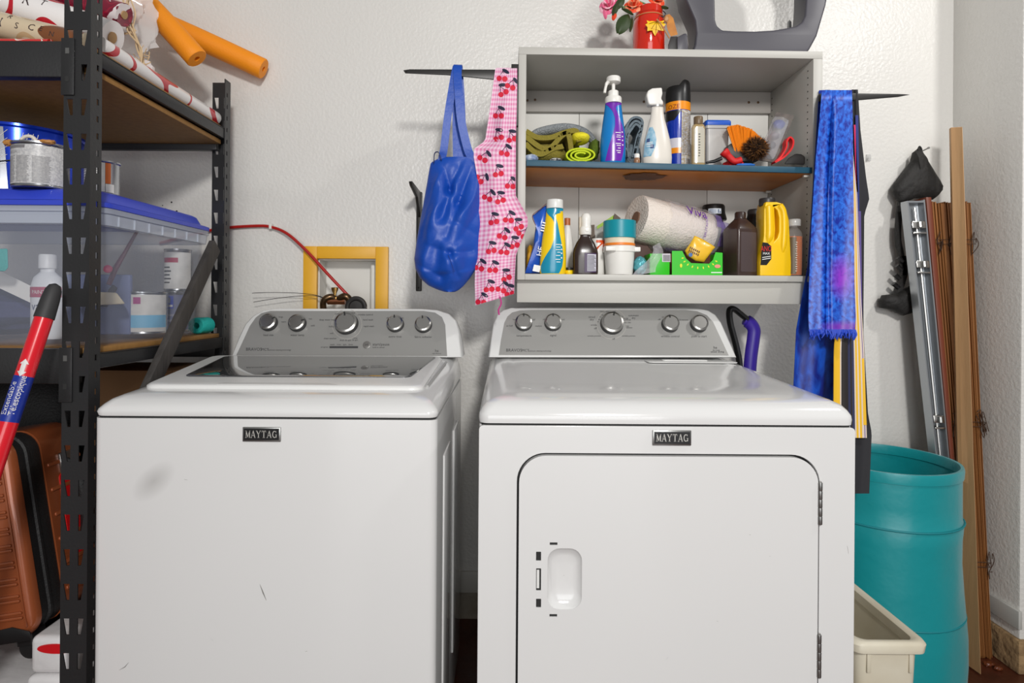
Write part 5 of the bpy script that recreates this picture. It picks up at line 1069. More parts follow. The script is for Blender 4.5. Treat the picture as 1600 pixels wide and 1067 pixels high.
# little capped vial
c = up_(995, 1.782); t = thing('small_vial', c, 'tiny bottle with white cap in front of the grey cloth', 'vial'); G().lathe(pxs([(4.6, 0), (5, 1), (5, 7), (4, 9)], 1.78), c, 18).build('vial_body', mat('brown_clear', (150, 110, 80), .25), t); G().lathe(pxs([(4.2, 9), (4.4, 14), (3.6, 15.5), (0, 16)], 1.78), c, 18).build('cap', m_whp, t)
# white spray
Y = 1.80; c = up_(1026.5, Y); sc = Y/940; t = thing('white_spray_bottle', c, 'white trigger spray bottle with pale blue leaf label', 'spray bottle')
pf = pxs([(21, 0), (22.5, 2), (23, 12), (22, 28), (19.5, 42), (15.5, 58), (11.5, 72), (9.6, 84), (9.2, 92)], Y); G().lathe(pf, c, 40, sy=.6).build('bottle_body', mat('ivory_plastic', (228, 222, 212), .3), t)
s = Surf(pf, c, 1, .6); swirl(s, [(12*sc, -1.25, -.55), (26*sc, -1.2, -.25), (38*sc, -1.2, -.2), (50*sc, -1.1, -.35), (58*sc, -1.0, -.6)]).build('leaf_label', mat('pale_blue_label', (176, 204, 220), .4, var=(70, (90, 160, 190), 3, .2)), t)
g = G(); s.patch(g, [(34*sc, -1.0, -.7), (40*sc, -1.0, -.7)], 4, .0014); s.patch(g, [(24*sc, -.62, -.35), (30*sc, -.62, -.35)], 4, .0014); g.build('label_mark', mat('slate_blue_mark', (62, 84, 130), .5), t, recalc=False)
g = G()
for z in (33, 30, 27): s.patch(g, [(z*sc, -.95, -.45), ((z+1.1)*sc, -.95, -.45)], 4, .0013)
g.build('label_print', m_txt, t, recalc=False)['kind'] = 'stuff'
G().lathe(pxs([(9.4, 91), (9.6, 92), (9.4, 100), (8.4, 101)], Y), c, 28, sy=.8).build('silver_collar', mat('silver_band', (184, 184, 184), .25, metal=.7), t)
hd = [(1012, 163), (1010, 158), (1008, 148), (1010, 141), (1017, 137), (1032, 136), (1033, 145), (1031, 153), (1034, 158), (1034, 163)]
G().prism([(at(x, y, Y).x+.001, at(x, y, Y).z-.006) for x, y in hd], lambda u, v, w: Vector((u, Y+w, v)), -.015, .015).build('trigger_head', m_whp, t, bevel=.004, seg=3)
# aerosol
Y = 1.866; c = up_(1058.5, Y); sc = 1.07*Y/940; t = thing('aerosol_can', c, 'tall blue, orange and black aerosol spray can', 'aerosol can')
pf = pxs([(16.5, 0), (17.4, 2), (17.4, 97)], Y*1.07); G().lathe(pf, c, 40).build('can_body', mat('cobalt_lacquer', (16, 52, 168), .2, coat=.4), t)
s = Surf(pf, c); swirl(s, [(85*sc, -1.57, 1.57), (97*sc, -1.57, 1.57)]).build('orange_band', mat('orange_print', (240, 146, 16), .3), t)
swirl(s, [(70*sc, -1.5, -.55), (84*sc, -1.5, .05)]).build('black_badge', mat('black_print', (22, 22, 24), .3), t)
swirl(s, [(30*sc, -1.5, .0), (44*sc, -1.5, .0)]).build('pale_fade', mat('pale_print', (214, 212, 220), .3), t)
swirl(s, [(22*sc, -1.5, .0), (30*sc, -1.5, .0)], .001).build('orange_stripe', MATS['orange_print'], t)
swirl(s, [(3*sc, .02, 1.3), (84*sc, .02, 1.3)], .001).build('text_panel', mat('silver_text_panel', (206, 206, 208), .3, var=(160, (176, 160, 130), 2, .12)), t)
g = G(); rnd = random.Random(2)
for k in range(26): s.patch(g, [((20+k*2.35)*sc, .1, .9+.3*rnd.random()), ((20+k*2.35+.9)*sc, .1, .9+.3*rnd.random())], 5, .0014)
for k in range(9): s.patch(g, [(5*sc, .45+k*.06, .48+k*.06), (15*sc, .45+k*.06, .48+k*.06)], 1, .0014)
g.build('panel_print', mat('grey_print', (120, 116, 120), .5), t, recalc=False)['kind'] = 'stuff'
g = G(); s.write(g, 'OZE', 8.5*sc, -.62, 86.5*sc, .0014); g.build('brand_print', mat('red_brown_print', (120, 26, 20), .5), t, smooth=0, recalc=False)
n = 36; capm = mat('black_cap', (26, 26, 27), .35)
def crg(r, h, slope): return [c+Vector((r*sc*cos(2*PI*j/n), r*sc*sin(2*PI*j/n), (h+slope(cos(2*PI*j/n)))*sc)) for j in range(n)]
sl = lambda x: 0 if x < -.15 else (8 if x > .25 else 8*(x+.15)/.4)
G().rings([crg(17.7, 96.5, lambda x: 0), crg(17.7, 108, lambda x: 0), crg(16.7, 119, lambda x: sl(x)*.9), crg(15.4, 120.5, sl), crg(13, 117, lambda x: sl(x)*.8), crg(8, 113, lambda x: sl(x)*.6)]).build('spray_cap', capm, t, smooth=45)
G().lathe([(.004, 0), (.004, .006), (0, .007)], c+Vector((.0, -.004, 113*sc)), 14).build('nozzle', m_whp, t)
# small clear flask
Y = 1.795; c = up_(1090.5, Y); sc = Y/940; t = thing('clear_flask', c, 'small clear flask with brown cap and shiny label beside the aerosol', 'bottle')
pf = pxs([(9.6, 0), (10.2, 1.5), (10.2, 60), (8.5, 64), (6.8, 65)], Y); G().lathe(pf, c, 28, sy=.65, sq=3.2).build('flask_body', clear('gold_clear_plastic', (206, 178, 126), .6, .1), t)
s = Surf(pf, c, 1, .65, 3.2); swirl(s, [(4*sc, -.75, .75), (56*sc, -.75, .75), (60*sc, -.4, .4)]).build('shiny_label', mat('foil_label', (238, 232, 214), .15, metal=.5), t)
g = G(); [s.patch(g, [((14+k*4.2)*sc, -.16+.05*(k % 2), .10-.07*(k % 3 == 0)), ((15.3+k*4.2)*sc, -.16, .10)], 4, .0016) for k in range(9)]; g.build('label_print', m_print, t, smooth=0, recalc=False)['kind'] = 'stuff'
G().lathe(pxs([(6.8, 64.5), (7, 65), (7, 76), (6.4, 77), (0, 77)], Y), c, 24).build('cap', mat('brown_cap', (112, 92, 68), .4), t)
# clear food tub with blue lid
Y = 1.92; c = up_(1113, Y); sc = Y/940; t = thing('lidded_tub', c, 'milky rectangular food tub with blue lid at the back of the shelf', 'tub')
def tr_(w, d, h, r=.008): return [c+Vector((u, v, h)) for u, v in rrect(-w*sc, w*sc, -d, d, r, 4)]
G().rings([tr_(15.5, .045, 0), tr_(17.5, .052, 66*sc), tr_(19, .055, 66.5*sc), tr_(19, .055, 72*sc)]).build('tub_body', clear('milky_tub', (206, 204, 200), .72, .3), t)
G().rings([tr_(19.6, .057, 71*sc), tr_(19.6, .057, 77*sc), tr_(18.5, .054, 79*sc), tr_(12, .04, 79*sc)]).build('lid', mat('blue_lid', (22, 84, 190), .35), t, bevel=.001)
# knife-like dark handle
tag(G().ribbon([at(1103, 256, 1.80)+Vector((0, 0, .0035)), at(1116, 252.5, 1.80)+Vector((0, 0, .001)), at(1128, 247, 1.80)], [.004, .008, .010], .009, (0, .3, 1)).build('black_tool_handle', MATS['black_hard_plastic'], bevel=.0015), 'flat black tool handle lying in front of the blue lidded tub', 'handle')
# scrub brush with orange bristles
t = thing('scrub_brush', up_(1160, 1.86), 'scrub brush with fan of orange bristles standing behind the fuzzy duster', 'brush'); g = G(); rnd = random.Random(6)
for k in range(800):
    u, w = rnd.random(), rnd.random(); a = at(1152+28*u, 248-4*u, 1.84+.05*w); e = interp([(0, 1137, 199), (.3, 1152, 196), (.6, 1174, 203), (1, 1197, 224)], u); b = at(e[0]+rnd.uniform(-1, 1), e[1]+rnd.uniform(-1.5, 2), 1.82+.07*w); g.tube([a, b], [.0016, .0021], 4)
g.build('bristles', mat('orange_bristle', (240, 140, 12), .6), t)['kind'] = 'stuff'
G().prism([(at(x, y, 1.84).x, at(x, y, 1.84).z) for x, y in ((1137, 228), (1142, 224), (1162, 240), (1186, 244), (1186, 251), (1156, 253), (1134, 238))], lambda u, v, w: Vector((u, 1.835+w, v)), 0, .06).build('brush_block', mat('charcoal_block', (52, 48, 46), .5), t, bevel=.003)
# fuzzy duster
t = thing('fuzzy_duster', up_(1180, 1.81), 'brown fuzzy round duster head on the shelf', 'duster'); g = G(); cc = at(1181, 232, 1.82); rnd = random.Random(7)
for k in range(1500):
    d = Vector((rnd.gauss(0, 1), rnd.gauss(0, 1), rnd.gauss(0, 1))).normalized(); L = .040*(.8+.35*rnd.random()); b = cc+d*.012; e = cc+Vector((d.x*L*1.05, d.y*L*.8, d.z*L*.95))
    if e.z < up_(1181, 1.8).z+.001: e.z = up_(1181, 1.8).z+.001
    s_ = d.orthogonal()*.0013; s2 = d.cross(s_); m_ = (b+e)/2+Vector((rnd.uniform(-.004, .004), 0, rnd.uniform(-.004, .004))); g.add([b+s_, b-s_, m_-s_, m_+s_, e], [(0, 1, 2, 3), (3, 2, 4)], 0 if rnd.random() < .6 else 1)
g.build('fuzz', [mat('dark_brown_fuzz', (62, 36, 16), .8), mat('tan_fuzz', (122, 78, 30), .8)], t, smooth=0, recalc=False)['kind'] = 'stuff'
G().blob(cc, (.02, .016, .018), 2, .1).build('duster_core', mat('black_core', (22, 14, 10), .9), t)
m_redc = mat('red_cloth', (206, 20, 22), .6, bump=(40, .3))
t = thing('red_cloth', up_(1146, 1.80), 'crumpled red cloth lying left of the fuzzy duster', 'cloth')
P = smoothpath([at(x, y, 1.80) for x, y in ((1130, 236), (1137, 243), (1147, 252), (1158, 250))], 6); G().tube(P, [.012, .014, .014, .014, .013, .012]+[.010]*(len(P)-6), 12).build('cloth_roll', m_redc, t)
G().blob(up_(1148, 1.82)+Vector((.0, .01, .014)), (.03, .03, .014), 3, .3, 3, flat_bottom=up_(1148, 1.82).z).build('cloth_heap', m_redc, t)
tag(G().blob(up_(1165, 1.785)+Vector((0, 0, .0045)), (.028, .008, .0045), 4, .15, 3).build('blue_sponge_strip', mat('blue_strip', (40, 110, 196), .6)), 'small blue strip at the shelf edge below the duster', 'strip')
# blister pack
t = thing('blister_pack', up_(1215, 1.84), 'clear plastic blister pack leaning against the right cabinet side', 'blister pack')
q = [at(1211, 254, 1.83), at(1240, 180, 1.86), at(1213, 175, 1.91), at(1186, 250, 1.88)]; nn = (q[1]-q[0]).cross(q[3]-q[0]).normalized(); nn = nn if nn.y < 0 else -nn
G().hexa([q[0], q[1], q[2], q[3]]+[p-nn*.0035 for p in q]).build('card_back', mat('grey_card', (150, 142, 134), .5, var=(30, (110, 104, 104), 3, .2)), t)
def bp(u, v, o): return q[0]+(q[1]-q[0])*v+(q[3]-q[0])*u+nn*o
G().rings([[bp(u, v, .0005) for u, v in rrect(.12, .9, .05, .9, .12, 6)], [bp(u, v, .022) for u, v in rrect(.16, .86, .09, .86, .12, 6)], [bp(u, v, .028) for u, v in rrect(.3, .7, .2, .75, .12, 6)]]).build('clear_bubble', clear('clear_bubble', (236, 238, 242), .3, .06), t, smooth=50)
for v, m, r in ((.74, mat('navy_part', (40, 58, 150), .4), .018), (.5, mat('taupe_part', (96, 80, 92), .5), .014), (.3, mat('slate_part', (64, 62, 70), .5), .014)): G().blob(bp(.5, v, .011), (r, .010, r*.8), int(v*9), .2, 3).build('packed_part', m, t)
# red strap loop and black thing
P = smoothpath([at(x, y, 1.81) for x, y in ((1208, 255), (1222, 247), (1234, 234), (1237, 222), (1232, 216), (1227, 222), (1226, 232), (1218, 246), (1208, 255))], 5)
tag(G().ribbon(P, .024, .005, (0, 1, 0)).build('red_strap', mat('bright_red_strap', (232, 20, 24), .5), smooth=60), 'bright red webbing strap looped beside the blister pack', 'strap')
p = up_(1244, 1.81); tag(G().rings([[at(x, y, Y) for x, y in dens([(1225, 256.5), (1232, 247), (1243, 240), (1252, 241), (1258, 245), (1257.5, 257)], 2)] for Y in (1.795, 1.84)]).build('black_shoe_brush', mat('black_rubbery', (30, 26, 24), .6), bevel=.004), 'rounded black block in the right corner of the plywood shelf', 'block')

# ================================================================== ON THE CABINET FLOOR
m_bl = mat('blue_pouch_film', (18, 74, 178), .25, coat=.4, var=(18, (28, 96, 206), 3, .2))
t = thing('wipes_pouch', low_(835, 1.80), 'crinkled blue and white wipes pouch at the left of the cabinet floor', 'pouch')
quadsheet(dens([(820, 427), (843, 427), (846, 396), (853, 360), (858, 330), (857, 318), (845, 326), (832, 337), (837, 352), (833, 385), (827, 405)], 3), 1.815, .018, 'pouch_body', m_bl, t, .008, 2)
G().tube(smoothpath([at(x, y, 1.797) for x, y in ((856, 316), (845, 326), (832, 337), (837, 352))]), .0011, 5).build('pouch_edge', mat('maroon_edge', (96, 30, 50), .5), t)
g = G(); mpx = lambda u, v, o=0: at(838+u*.25+v*.98, 395+v*.2-u, 1.788-.002*o)
for k in range(4): g.add([mpx(34+k*4, -2), mpx(34+k*4, 11), mpx(36+k*4, 11), mpx(36+k*4, -2)], [(0, 1, 2, 3)])
text(g, 'HE', lambda u, v: mpx(u, 9-v), 12, -4, 0); g.add([mpx(-28, 1), mpx(-28, 12), mpx(-18, 12), mpx(-18, 1)], [(0, 1, 2, 3)])
g.build('pouch_print', m_txt, t, smooth=0, recalc=False)
tag(G().blob(low_(829, 1.86)+Vector((0, 0, .045)), (.014, .03, .045), 4, .2, 2, flat_bottom=ZB1+.0005).build('yellow_bag', mat('ochre_bag', (206, 152, 30), .5, bump=(30, .4))), 'ochre yellow bag peeking out behind the blue pouch', 'bag')
# yellow and teal detergent bottle
Y = 1.795; c = low_(863.5, Y); sc = Y/940; t = thing('yellow_detergent_bottle', c, 'yellow bottle with teal swirl and white cap on the cabinet floor', 'bottle')
pf = pxs([(18.8, 0), (20.5, 3), (20.5, 22), (19.6, 40), (18, 58), (15.6, 75), (13.8, 90), (12.8, 103)], Y); s = Surf(pf, c, 1, .7, lean=.025); ly = mat('bright_yellow_plastic', (248, 208, 16), .25, coat=.3)
g = G().lathe(pf, (0, 0, 0), 40, sy=.7); g.v = [p+c+Vector((.025*p.z, 0, 0)) for p in g.v]; g.build('bottle_body', ly, t)
swirl(s, [(1*sc, -1.1, .45), (12*sc, -1.15, .7), (26*sc, -.72, .8), (40*sc, -.25, .72), (54*sc, -.02, .55), (66*sc, .06, .42), (78*sc, .0, .3), (86*sc, -.25, .12), (92*sc, -.8, -.05), (98*sc, -1.35, 1.3), (103*sc, -1.4, 1.4)]).build('teal_swirl', mat('teal_label', (16, 140, 172), .25, coat=.3), t)
g = G()
for k, (w, z) in enumerate(((13, 45), (11, 41), (13, 37), (8, 33), (12, 28), (13, 22), (10, 18))): s.patch(g, [(z*sc, .45-.026*w, .5), ((z+1)*sc, .45-.026*w, .5)], 4, .0014)
for z in (44, 37, 31, 24): s.patch(g, [(z*sc, .54, .66), ((z+2)*sc, .54, .66)], 3, .0014)
g.build('label_print', m_txt, t, recalc=False)['kind'] = 'stuff'
cc = c+Vector((.025*103*sc, 0, 0)); G().lathe(pxs([(13, 102.5), (13.2, 103.5), (13, 115), (12.4, 116), (0, 116)], Y), cc, 32).build('cap', mat('pearl_cap', (226, 226, 222), .3), t)
c = low_(886, 1.90); t = thing('beige_bottle', c, 'slim white bottle with orange cap behind the yellow bottle', 'bottle'); G().lathe(pxs([(9, 0), (10, 2), (9.5, 50), (6, 72), (4, 80)], 1.9), c, 24).build('bottle_body', m_whp, t); G().lathe(pxs([(4.6, 79), (4.6, 90), (0, 91)], 1.9), c, 20).build('cap', mat('rust_cap', (196, 110, 60), .4), t)
p = low_(889, 1.80); t = thing('yellow_ring', p, 'small yellow and black ring low beside the yellow bottle', 'ring'); G().lathe([(.011, 0), (.012, .002), (.012, .012), (.011, .013)], p, 20).build('ring_base', ly, t); G().lathe([(.0125, .013), (.0128, .02), (.006, .022), (0, .022)], p, 20).build('ring_top', capm, t)
# brown spray bottle
Y = 1.80; c = low_(914, Y); sc = Y/940; t = thing('brown_spray_bottle', c, 'dark brown spray bottle with white nozzle cap and printed label', 'spray bottle')
pf = pxs([(19, 0), (19.8, 2), (19.8, 33), (18.5, 40), (14, 50), (9, 57), (7.6, 61), (7.6, 64)], Y); G().lathe(pf, c, 44, sy=.62, sq=3.4).build('bottle_body', mat('dark_brown_plastic', (44, 28, 22), .25, coat=.3), t)
s = Surf(pf, c, 1, .62, 3.4); swirl(s, [(3*sc, -.12, .74), (33*sc, -.12, .74)], .0009).build('purple_label', mat('dark_purple_label', (58, 34, 74), .4), t)
g = G(); s.patch(g, [(5*sc, .08, .72), (31*sc, .08, .72)], 6, .0014); g.build('label_panel', mat('lilac_panel', (196, 194, 206), .5), t); g = G()
for k in range(12): s.patch(g, [((6.2+k*2)*sc, .10, .68-.05*(k % 3)), ((6.2+k*2+.8)*sc, .10, .68-.05*(k % 3))], 4, .0019)
g.build('label_print', m_print, t, recalc=False)['kind'] = 'stuff'
G().lathe(pxs([(9, 62), (9.6, 63), (9.6, 72), (8.4, 74)], Y), c, 28).build('collar', m_whp, t)
G().lathe(pxs([(8.2, 73.5), (7.4, 78), (8.2, 84), (7.8, 91), (5, 95), (0, 96.5)], Y), c+Vector((.002, 0, 0)), 28).build('nozzle_cap', m_whp, t)
G().lathe([(.0055, 0), (.0055, .002), (0, .0026)], c+Vector((.003, -.0185, 69*sc)), 18, axis=(0, -1, 0)).build('nozzle_disc', m_whp, t)
G().box(c.x-.019, c.x-.012, Y-.004, Y+.004, c.z+68*sc, c.z+90*sc).build('trigger', mat('beige_trigger', (196, 184, 164), .4), t, bevel=.002)
# boxes behind
t = thing('printed_carton', low_(945, 1.95), 'tilted grey carton with lime stripe behind the bucket', 'carton'); Yb = 1.90
G().rings([[at(x, y, Y_) for x, y in ((930, 355), (962, 334), (973, 350), (973, 436), (930, 436))] for Y_ in (Yb, Yb+.09)]).build('carton_body', mat('grey_printed_card', (190, 190, 184), .5, var=(60, (150, 150, 146), 2, .15)), t, bevel=.001)
G().rings([[at(x, y, Y_) for x, y in ((933, 353), (959, 336), (959, 343), (933, 358))] for Y_ in (Yb-.0012, Yb-.0002)]).build('lime_stripe', mat('lime_print', (150, 190, 30), .5), t)
G().rings([[at(x, y, Y_) for x, y in ((919, 352), (929, 351), (929, 368), (917, 376))] for Y_ in (Yb-.01, Yb+.05)]).build('dark_flap', mat('taupe_card', (92, 76, 62), .6), t)
G().rings([[at(x, y, Y_) for x, y in ((960, 333), (970, 341), (962, 349), (958, 346))] for Y_ in (Yb-.012, Yb+.03)]).build('dark_flap', MATS['taupe_card'], t)
Y = 1.835; c = low_(934, Y); sc = Y/940; t = thing('white_canister', c, 'white canister with orange arrow half hidden behind the bucket', 'canister'); pf = pxs([(10, 0), (10.5, 1), (10.5, 54), (9.5, 57), (0, 57.5)], Y)
G().lathe(pf, c, 28).build('canister_body', m_whp, t); s = Surf(pf, c); g = G(); s.patch(g, [(50*sc, -.4, .9), (54*sc, -.4, .9)], 5, .0009); s.patch(g, [(38*sc, .6, .9), (50*sc, .6, .9)], 3, .0009)
g.tube([s(-.35, 40*sc, .0005), s(.6, 51*sc, .0005)], .003, 5); g.build('orange_arrow', mat('orange_red_print', (226, 84, 26), .4), t, recalc=False)
# bucket with stacked lids
Y = 1.80; c = low_(967.5, Y); sc = Y/940; t = thing('white_tub', c, 'small white plastic tub with side tabs on the cabinet floor', 'tub')
G().lathe(pxs([(20, 0), (20.6, 1), (23.4, 36), (23.8, 38)], Y), c, 40).build('tub_body', m_whp, t)
G().lathe(pxs([(23.8, 35), (25.2, 35.5), (25.2, 43.5), (24.2, 44.5), (0, 44.5)], Y), c, 40).build('tub_rim', m_whp, t)
for dx, w in ((-.034, .030), (.048, .018)): G().box(c.x+dx-w/2, c.x+dx+w/2, Y-.052 if dx < 0 else Y-.03, Y-.040 if dx < 0 else Y-.01, c.z+35.5*sc, c.z+42.5*sc).build('rim_tab', m_whp, t, bevel=.002)
c2 = c+Vector((0, 0, 44.8*sc)); t = thing('cream_tub', c2, 'cream tub with orange rim and wide teal lid stacked on the white tub', 'tub')
G().lathe(pxs([(23.6, 0), (24, .5), (24, 3.5), (23.4, 4)], Y), c2, 40).build('orange_rim', mat('orange_rim', (236, 132, 44), .4), t)
G().lathe(pxs([(23, 3.8), (23, 10), (23.6, 12.5)], Y), c2, 40).build('cream_body', mat('cream_plastic', (232, 220, 194), .4), t)
g = G(); nl_ = 72; G_r = lambda r, h: [c2+Vector(((r+(.25 if j % 2 else 0))*sc*cos(2*PI*j/nl_), (r+(.25 if j % 2 else 0))*sc*sin(2*PI*j/nl_), h*sc)) for j in range(nl_)]
g.rings([G_r(24.4, 12), G_r(25, 12.6), G_r(25, 38), G_r(24.4, 39), G_r(10, 39.2)]).build('teal_lid', mat('teal_plastic_lid', (10, 142, 158), .35), t, smooth=25)
tag(G().blob(low_(1000, 1.80)+Vector((0, 0, .028)), (.020, .02, .026), 6, .15, 5).build('teal_foil_ball', mat('teal_foil', (88, 168, 178), .3, metal=.3, bump=(60, .6))), 'crumpled pale teal foil ball right of the white tub', 'ball')
tag(G().rings([[at(x, y, Y_) for x, y in ((985, 380), (1012, 384), (1024, 400), (1018, 428), (988, 428))] for Y_ in (1.86, 1.95)]).build('brown_carton', mat('dark_brown_card', (70, 40, 30), .6), bevel=.002), 'dark brown carton in shadow behind the teal foil ball', 'carton')
# paper towel roll in film
t = thing('paper_towel_roll', low_(1050, 1.88)+Vector((0, 0, .075)), 'white paper towel roll in torn clear film printed purple', 'paper towel')
A = at(993, 340, 1.872); B = at(1100, 368, 1.955); ax = (B-A); L = ax.length; r0 = .072
G().lathe([(.020, .004), (.045, .0), (r0*.97, .001), (r0, .006), (r0, L-.006), (r0*.96, L), (.020, L)], A, 48, axis=ax).build('paper_roll', mat('white_paper_towel', (232, 222, 212), .9, bump=(160, .5)), t, smooth=50)
G().lathe([(.0195, -.0005), (.0195, .003), (.017, .003), (.017, .0036), (0, .02)], A, 28, axis=ax).build('cardboard_tube', mat('brown_core', (128, 96, 76), .7), t)
q = ax.to_track_quat('Z', 'Y'); n = 44; rings = []
def film(a, z): k = r0+.004+.010*abs(noise.noise(Vector((cos(a)*4.0, sin(a)*4.0, z*38))))+(.012 if z > L else 0)*0; return A+q @ Vector((k*cos(a), k*sin(a), z))
def film_at(a, f): return film(a, L*(.30+.92*f))
for i in range(22):
    f = i/21; k = 1 if f < .8 else 1-(f-.8)/.2*.55
    rings.append([A+q @ Vector((0, 0, L*(.30+.92*f)))+(film_at(2*PI*j/n, f)-(A+q @ Vector((0, 0, L*(.30+.92*f)))))*k+q @ Vector((0, 0, .012*noise.noise(Vector((cos(2*PI*j/n)*3, sin(2*PI*j/n)*3, 5)))*(i < 3))) for j in range(n)])
G().rings(rings, cap=False).build('clear_film', clear('wrap_film', (238, 234, 240), .20, .06), t, smooth=14)
m_pur = mat('purple_print', (104, 40, 160), .4); m_lav = clear('lavender_film_print', (120, 96, 170), .55, .2)
# direction on the roll that faces the camera
fa = max(range(72), key=lambda k: -(q @ Vector((cos(2*PI*k/72), sin(2*PI*k/72), 0))).y); fa = 2*PI*fa/72
sg = 1 if (q @ Vector((cos(fa+.3), sin(fa+.3), 0))).z > (q @ Vector((cos(fa), sin(fa), 0))).z else -1
def onroll(u, v, o=0): a = fa+sg*v/r0; k = r0+.0125; return A+q @ Vector((k*cos(a), k*sin(a), u))
g = G(); text(g, 'Viva', lambda u, v: onroll(L*.52+u, .036+v), .042, 0, 0); text(g, 'SIGNATURE CLOTH', lambda u, v: onroll(L*.80-v, .046-u), .012, 0, 0)
g.build('film_print', m_pur, t, smooth=0, recalc=False)
for u0, u1, v0, v1 in ((.40, .95, -.105, -.075), (1.0, 1.16, -.03, .04), (.93, 1.02, .02, .06)):
    g = G(); N = 8; v_ = [onroll(L*(u0+(u1-u0)*i/N), v0+(v1-v0)*j/3, .0010) for j in range(4) for i in range(N+1)]; g.add(v_, [(j*(N+1)+i, j*(N+1)+i+1, (j+1)*(N+1)+i+1, (j+1)*(N+1)+i) for j in range(3) for i in range(N)]).build('film_tint', m_lav, t, recalc=False)
G().sheet(lambda u, v: at(1020+10*u-26*v*(1-u)+6*sin(v*5), 385+46*v-6*u, 1.775)+Vector((0, .012*noise.noise(Vector((u*4, v*4, 2))), 0)), 8, 12, .0004).build('torn_film_tail', MATS['wrap_film'], t, smooth=30)
# green snack carton with pouch
t = thing('green_snack_carton', low_(1075, 1.79), 'bright green display carton with cut-out front under the paper towels', 'carton'); m_grn = mat('bright_green_card', (44, 190, 22), .4)
Y = 1.782; f = lambda px, py: (at(px, py, Y).x, at(px, py, Y).z)
zb = ZB1+.0006; tp_ = [(1129, 395), (1118, 394), (1114, 406), (1108, 412), (1080, 411), (1072, 404), (1066, 392), (1050, 392)]
out = [(f(1050, 428)[0], zb), (f(1129, 428)[0], zb)]+[f(*p) for p in tp_]
G().prism(out, lambda u, v, w: Vector((u, Y+w, v)), 0, .0012).build('front_flap', m_grn, t)
G().hexa([(f(1050, 0)[0], Y+.0012, zb), (f(1129, 0)[0], Y+.0012, zb), (f(1129, 0)[0], Y+.09, zb), (f(1050, 0)[0], Y+.09, zb), (f(1050, 0)[0], Y+.0012, zb+.001), (f(1129, 0)[0], Y+.0012, zb+.001), (f(1129, 0)[0], Y+.09, zb+.001), (f(1050, 0)[0], Y+.09, zb+.001)]).build('carton_base', m_grn, t)
for x in (f(1129, 0)[0]-.0012, ): G().box(x, x+.0012, Y+.0012, Y+.09, zb+.001, f(1129, 395)[1]).build('side_flap', m_grn, t)
G().box(f(1050, 0)[0], f(1129, 0)[0], Y+.0888, Y+.09, zb+.001, f(1129, 393)[1]).build('back_flap', mat('brown_card_inside', (96, 48, 30), .7), t)
xl, xr_ = f(1019, 0)[0], f(1050, 0)[0]; G().box(xl, xr_-.0004, Y+.004, Y+.085, zb, f(1040, 396)[1]).build('end_carton', m_grn, t, bevel=.001)
wq = lambda px, py, o=.0006: Vector((f(px, py)[0], Y-o, f(px, py)[1])); wq2 = lambda px, py: Vector((f(px, py)[0], Y+.0034, f(px, py)[1]))
G().add([wq2(1035, 409), wq2(1048, 409), wq2(1048, 396), wq2(1035, 396)], [(0, 1, 2, 3)]).build('barcode_panel', mat('lilac_white', (206, 200, 208), .5), t, recalc=False)
g = G()
for k in range(6): g.add([Vector((p.x, p.y-.0004, p.z)) for p in (wq2(1037+k*1.8, 408), wq2(1038+k*1.8, 408), wq2(1038+k*1.8, 398), wq2(1037+k*1.8, 398))], [(0, 1, 2, 3)])
g.build('barcode', m_print, t, recalc=False)['kind'] = 'stuff'
g = G(); rnd = random.Random(1)
for k in range(9): a = math.radians(190+k*18); cx_, cy_ = 1094+22*cos(a)*1.15, 400-16*sin(a); g.add([wq(cx_, cy_), wq(cx_+3*cos(a+.4), cy_-3*sin(a+.4)), wq(cx_+5*cos(a), cy_-5*sin(a)), wq(cx_+3*cos(a-.4), cy_-3*sin(a-.4))], [(0, 1, 2, 3)])
g.build('sunburst_print', mat('lemon_print', (226, 224, 40), .5), t, recalc=False)
G().lathe([(.008, 0), (.0078, .0006), (0, .0008)], wq(1121, 416), 20, sx=1.15, sy=.7, axis=(0, -1, 0)).build('logo_print', mat('peach_print', (230, 150, 120), .5), t)
G().lathe([(.006, 0), (.0058, .0006), (0, .0008)], wq(1064, 415), 16, sx=.6, axis=(0, -1, 0)).build('logo_print', MATS['lemon_print'], t)
G().add([wq(1111, 426.5), wq(1128, 426.5), wq(1128, 425), wq(1111, 425)], [(0, 1, 2, 3)]).build('caption_line', m_txt, t, recalc=False)
t = thing('yellow_snack_pouch', low_(1092, 1.81)+Vector((0, 0, .03)), 'yellow snack pouch sticking out of the green carton', 'pouch')
quadsheet(dens([(1085, 368), (1100, 374), (1118, 386), (1108, 398), (1100, 410), (1086, 408), (1074, 400), (1070, 392), (1078, 380)], 3), 1.80, .012, 'pouch_body', mat('golden_film', (240, 190, 50), .3, coat=.3), t, .008, 6)
g = G(); qp = lambda u, v: at(1084+u*.9+v*.3, 391+u*.45-v*.9, 1.783); [g.add([qp(-7+k*3, 0-5*j), qp(-5.2+k*3, 0-5*j), qp(-5.2+k*3, 3-5*j), qp(-7+k*3, 3.4-5*j)], [(0, 1, 2, 3)]) for k in range(6) for j in range(2)]; g.build('pouch_print', mat('brown_print', (90, 56, 20), .5), t, smooth=0, recalc=False)['kind'] = 'stuff'
G().lathe([(.006, 0), (.006, .0006), (0, .001)], at(1079, 398, 1.787), 18, axis=(0, -1, 0)).build('round_logo', mat('blue_logo', (70, 110, 170), .5), t)
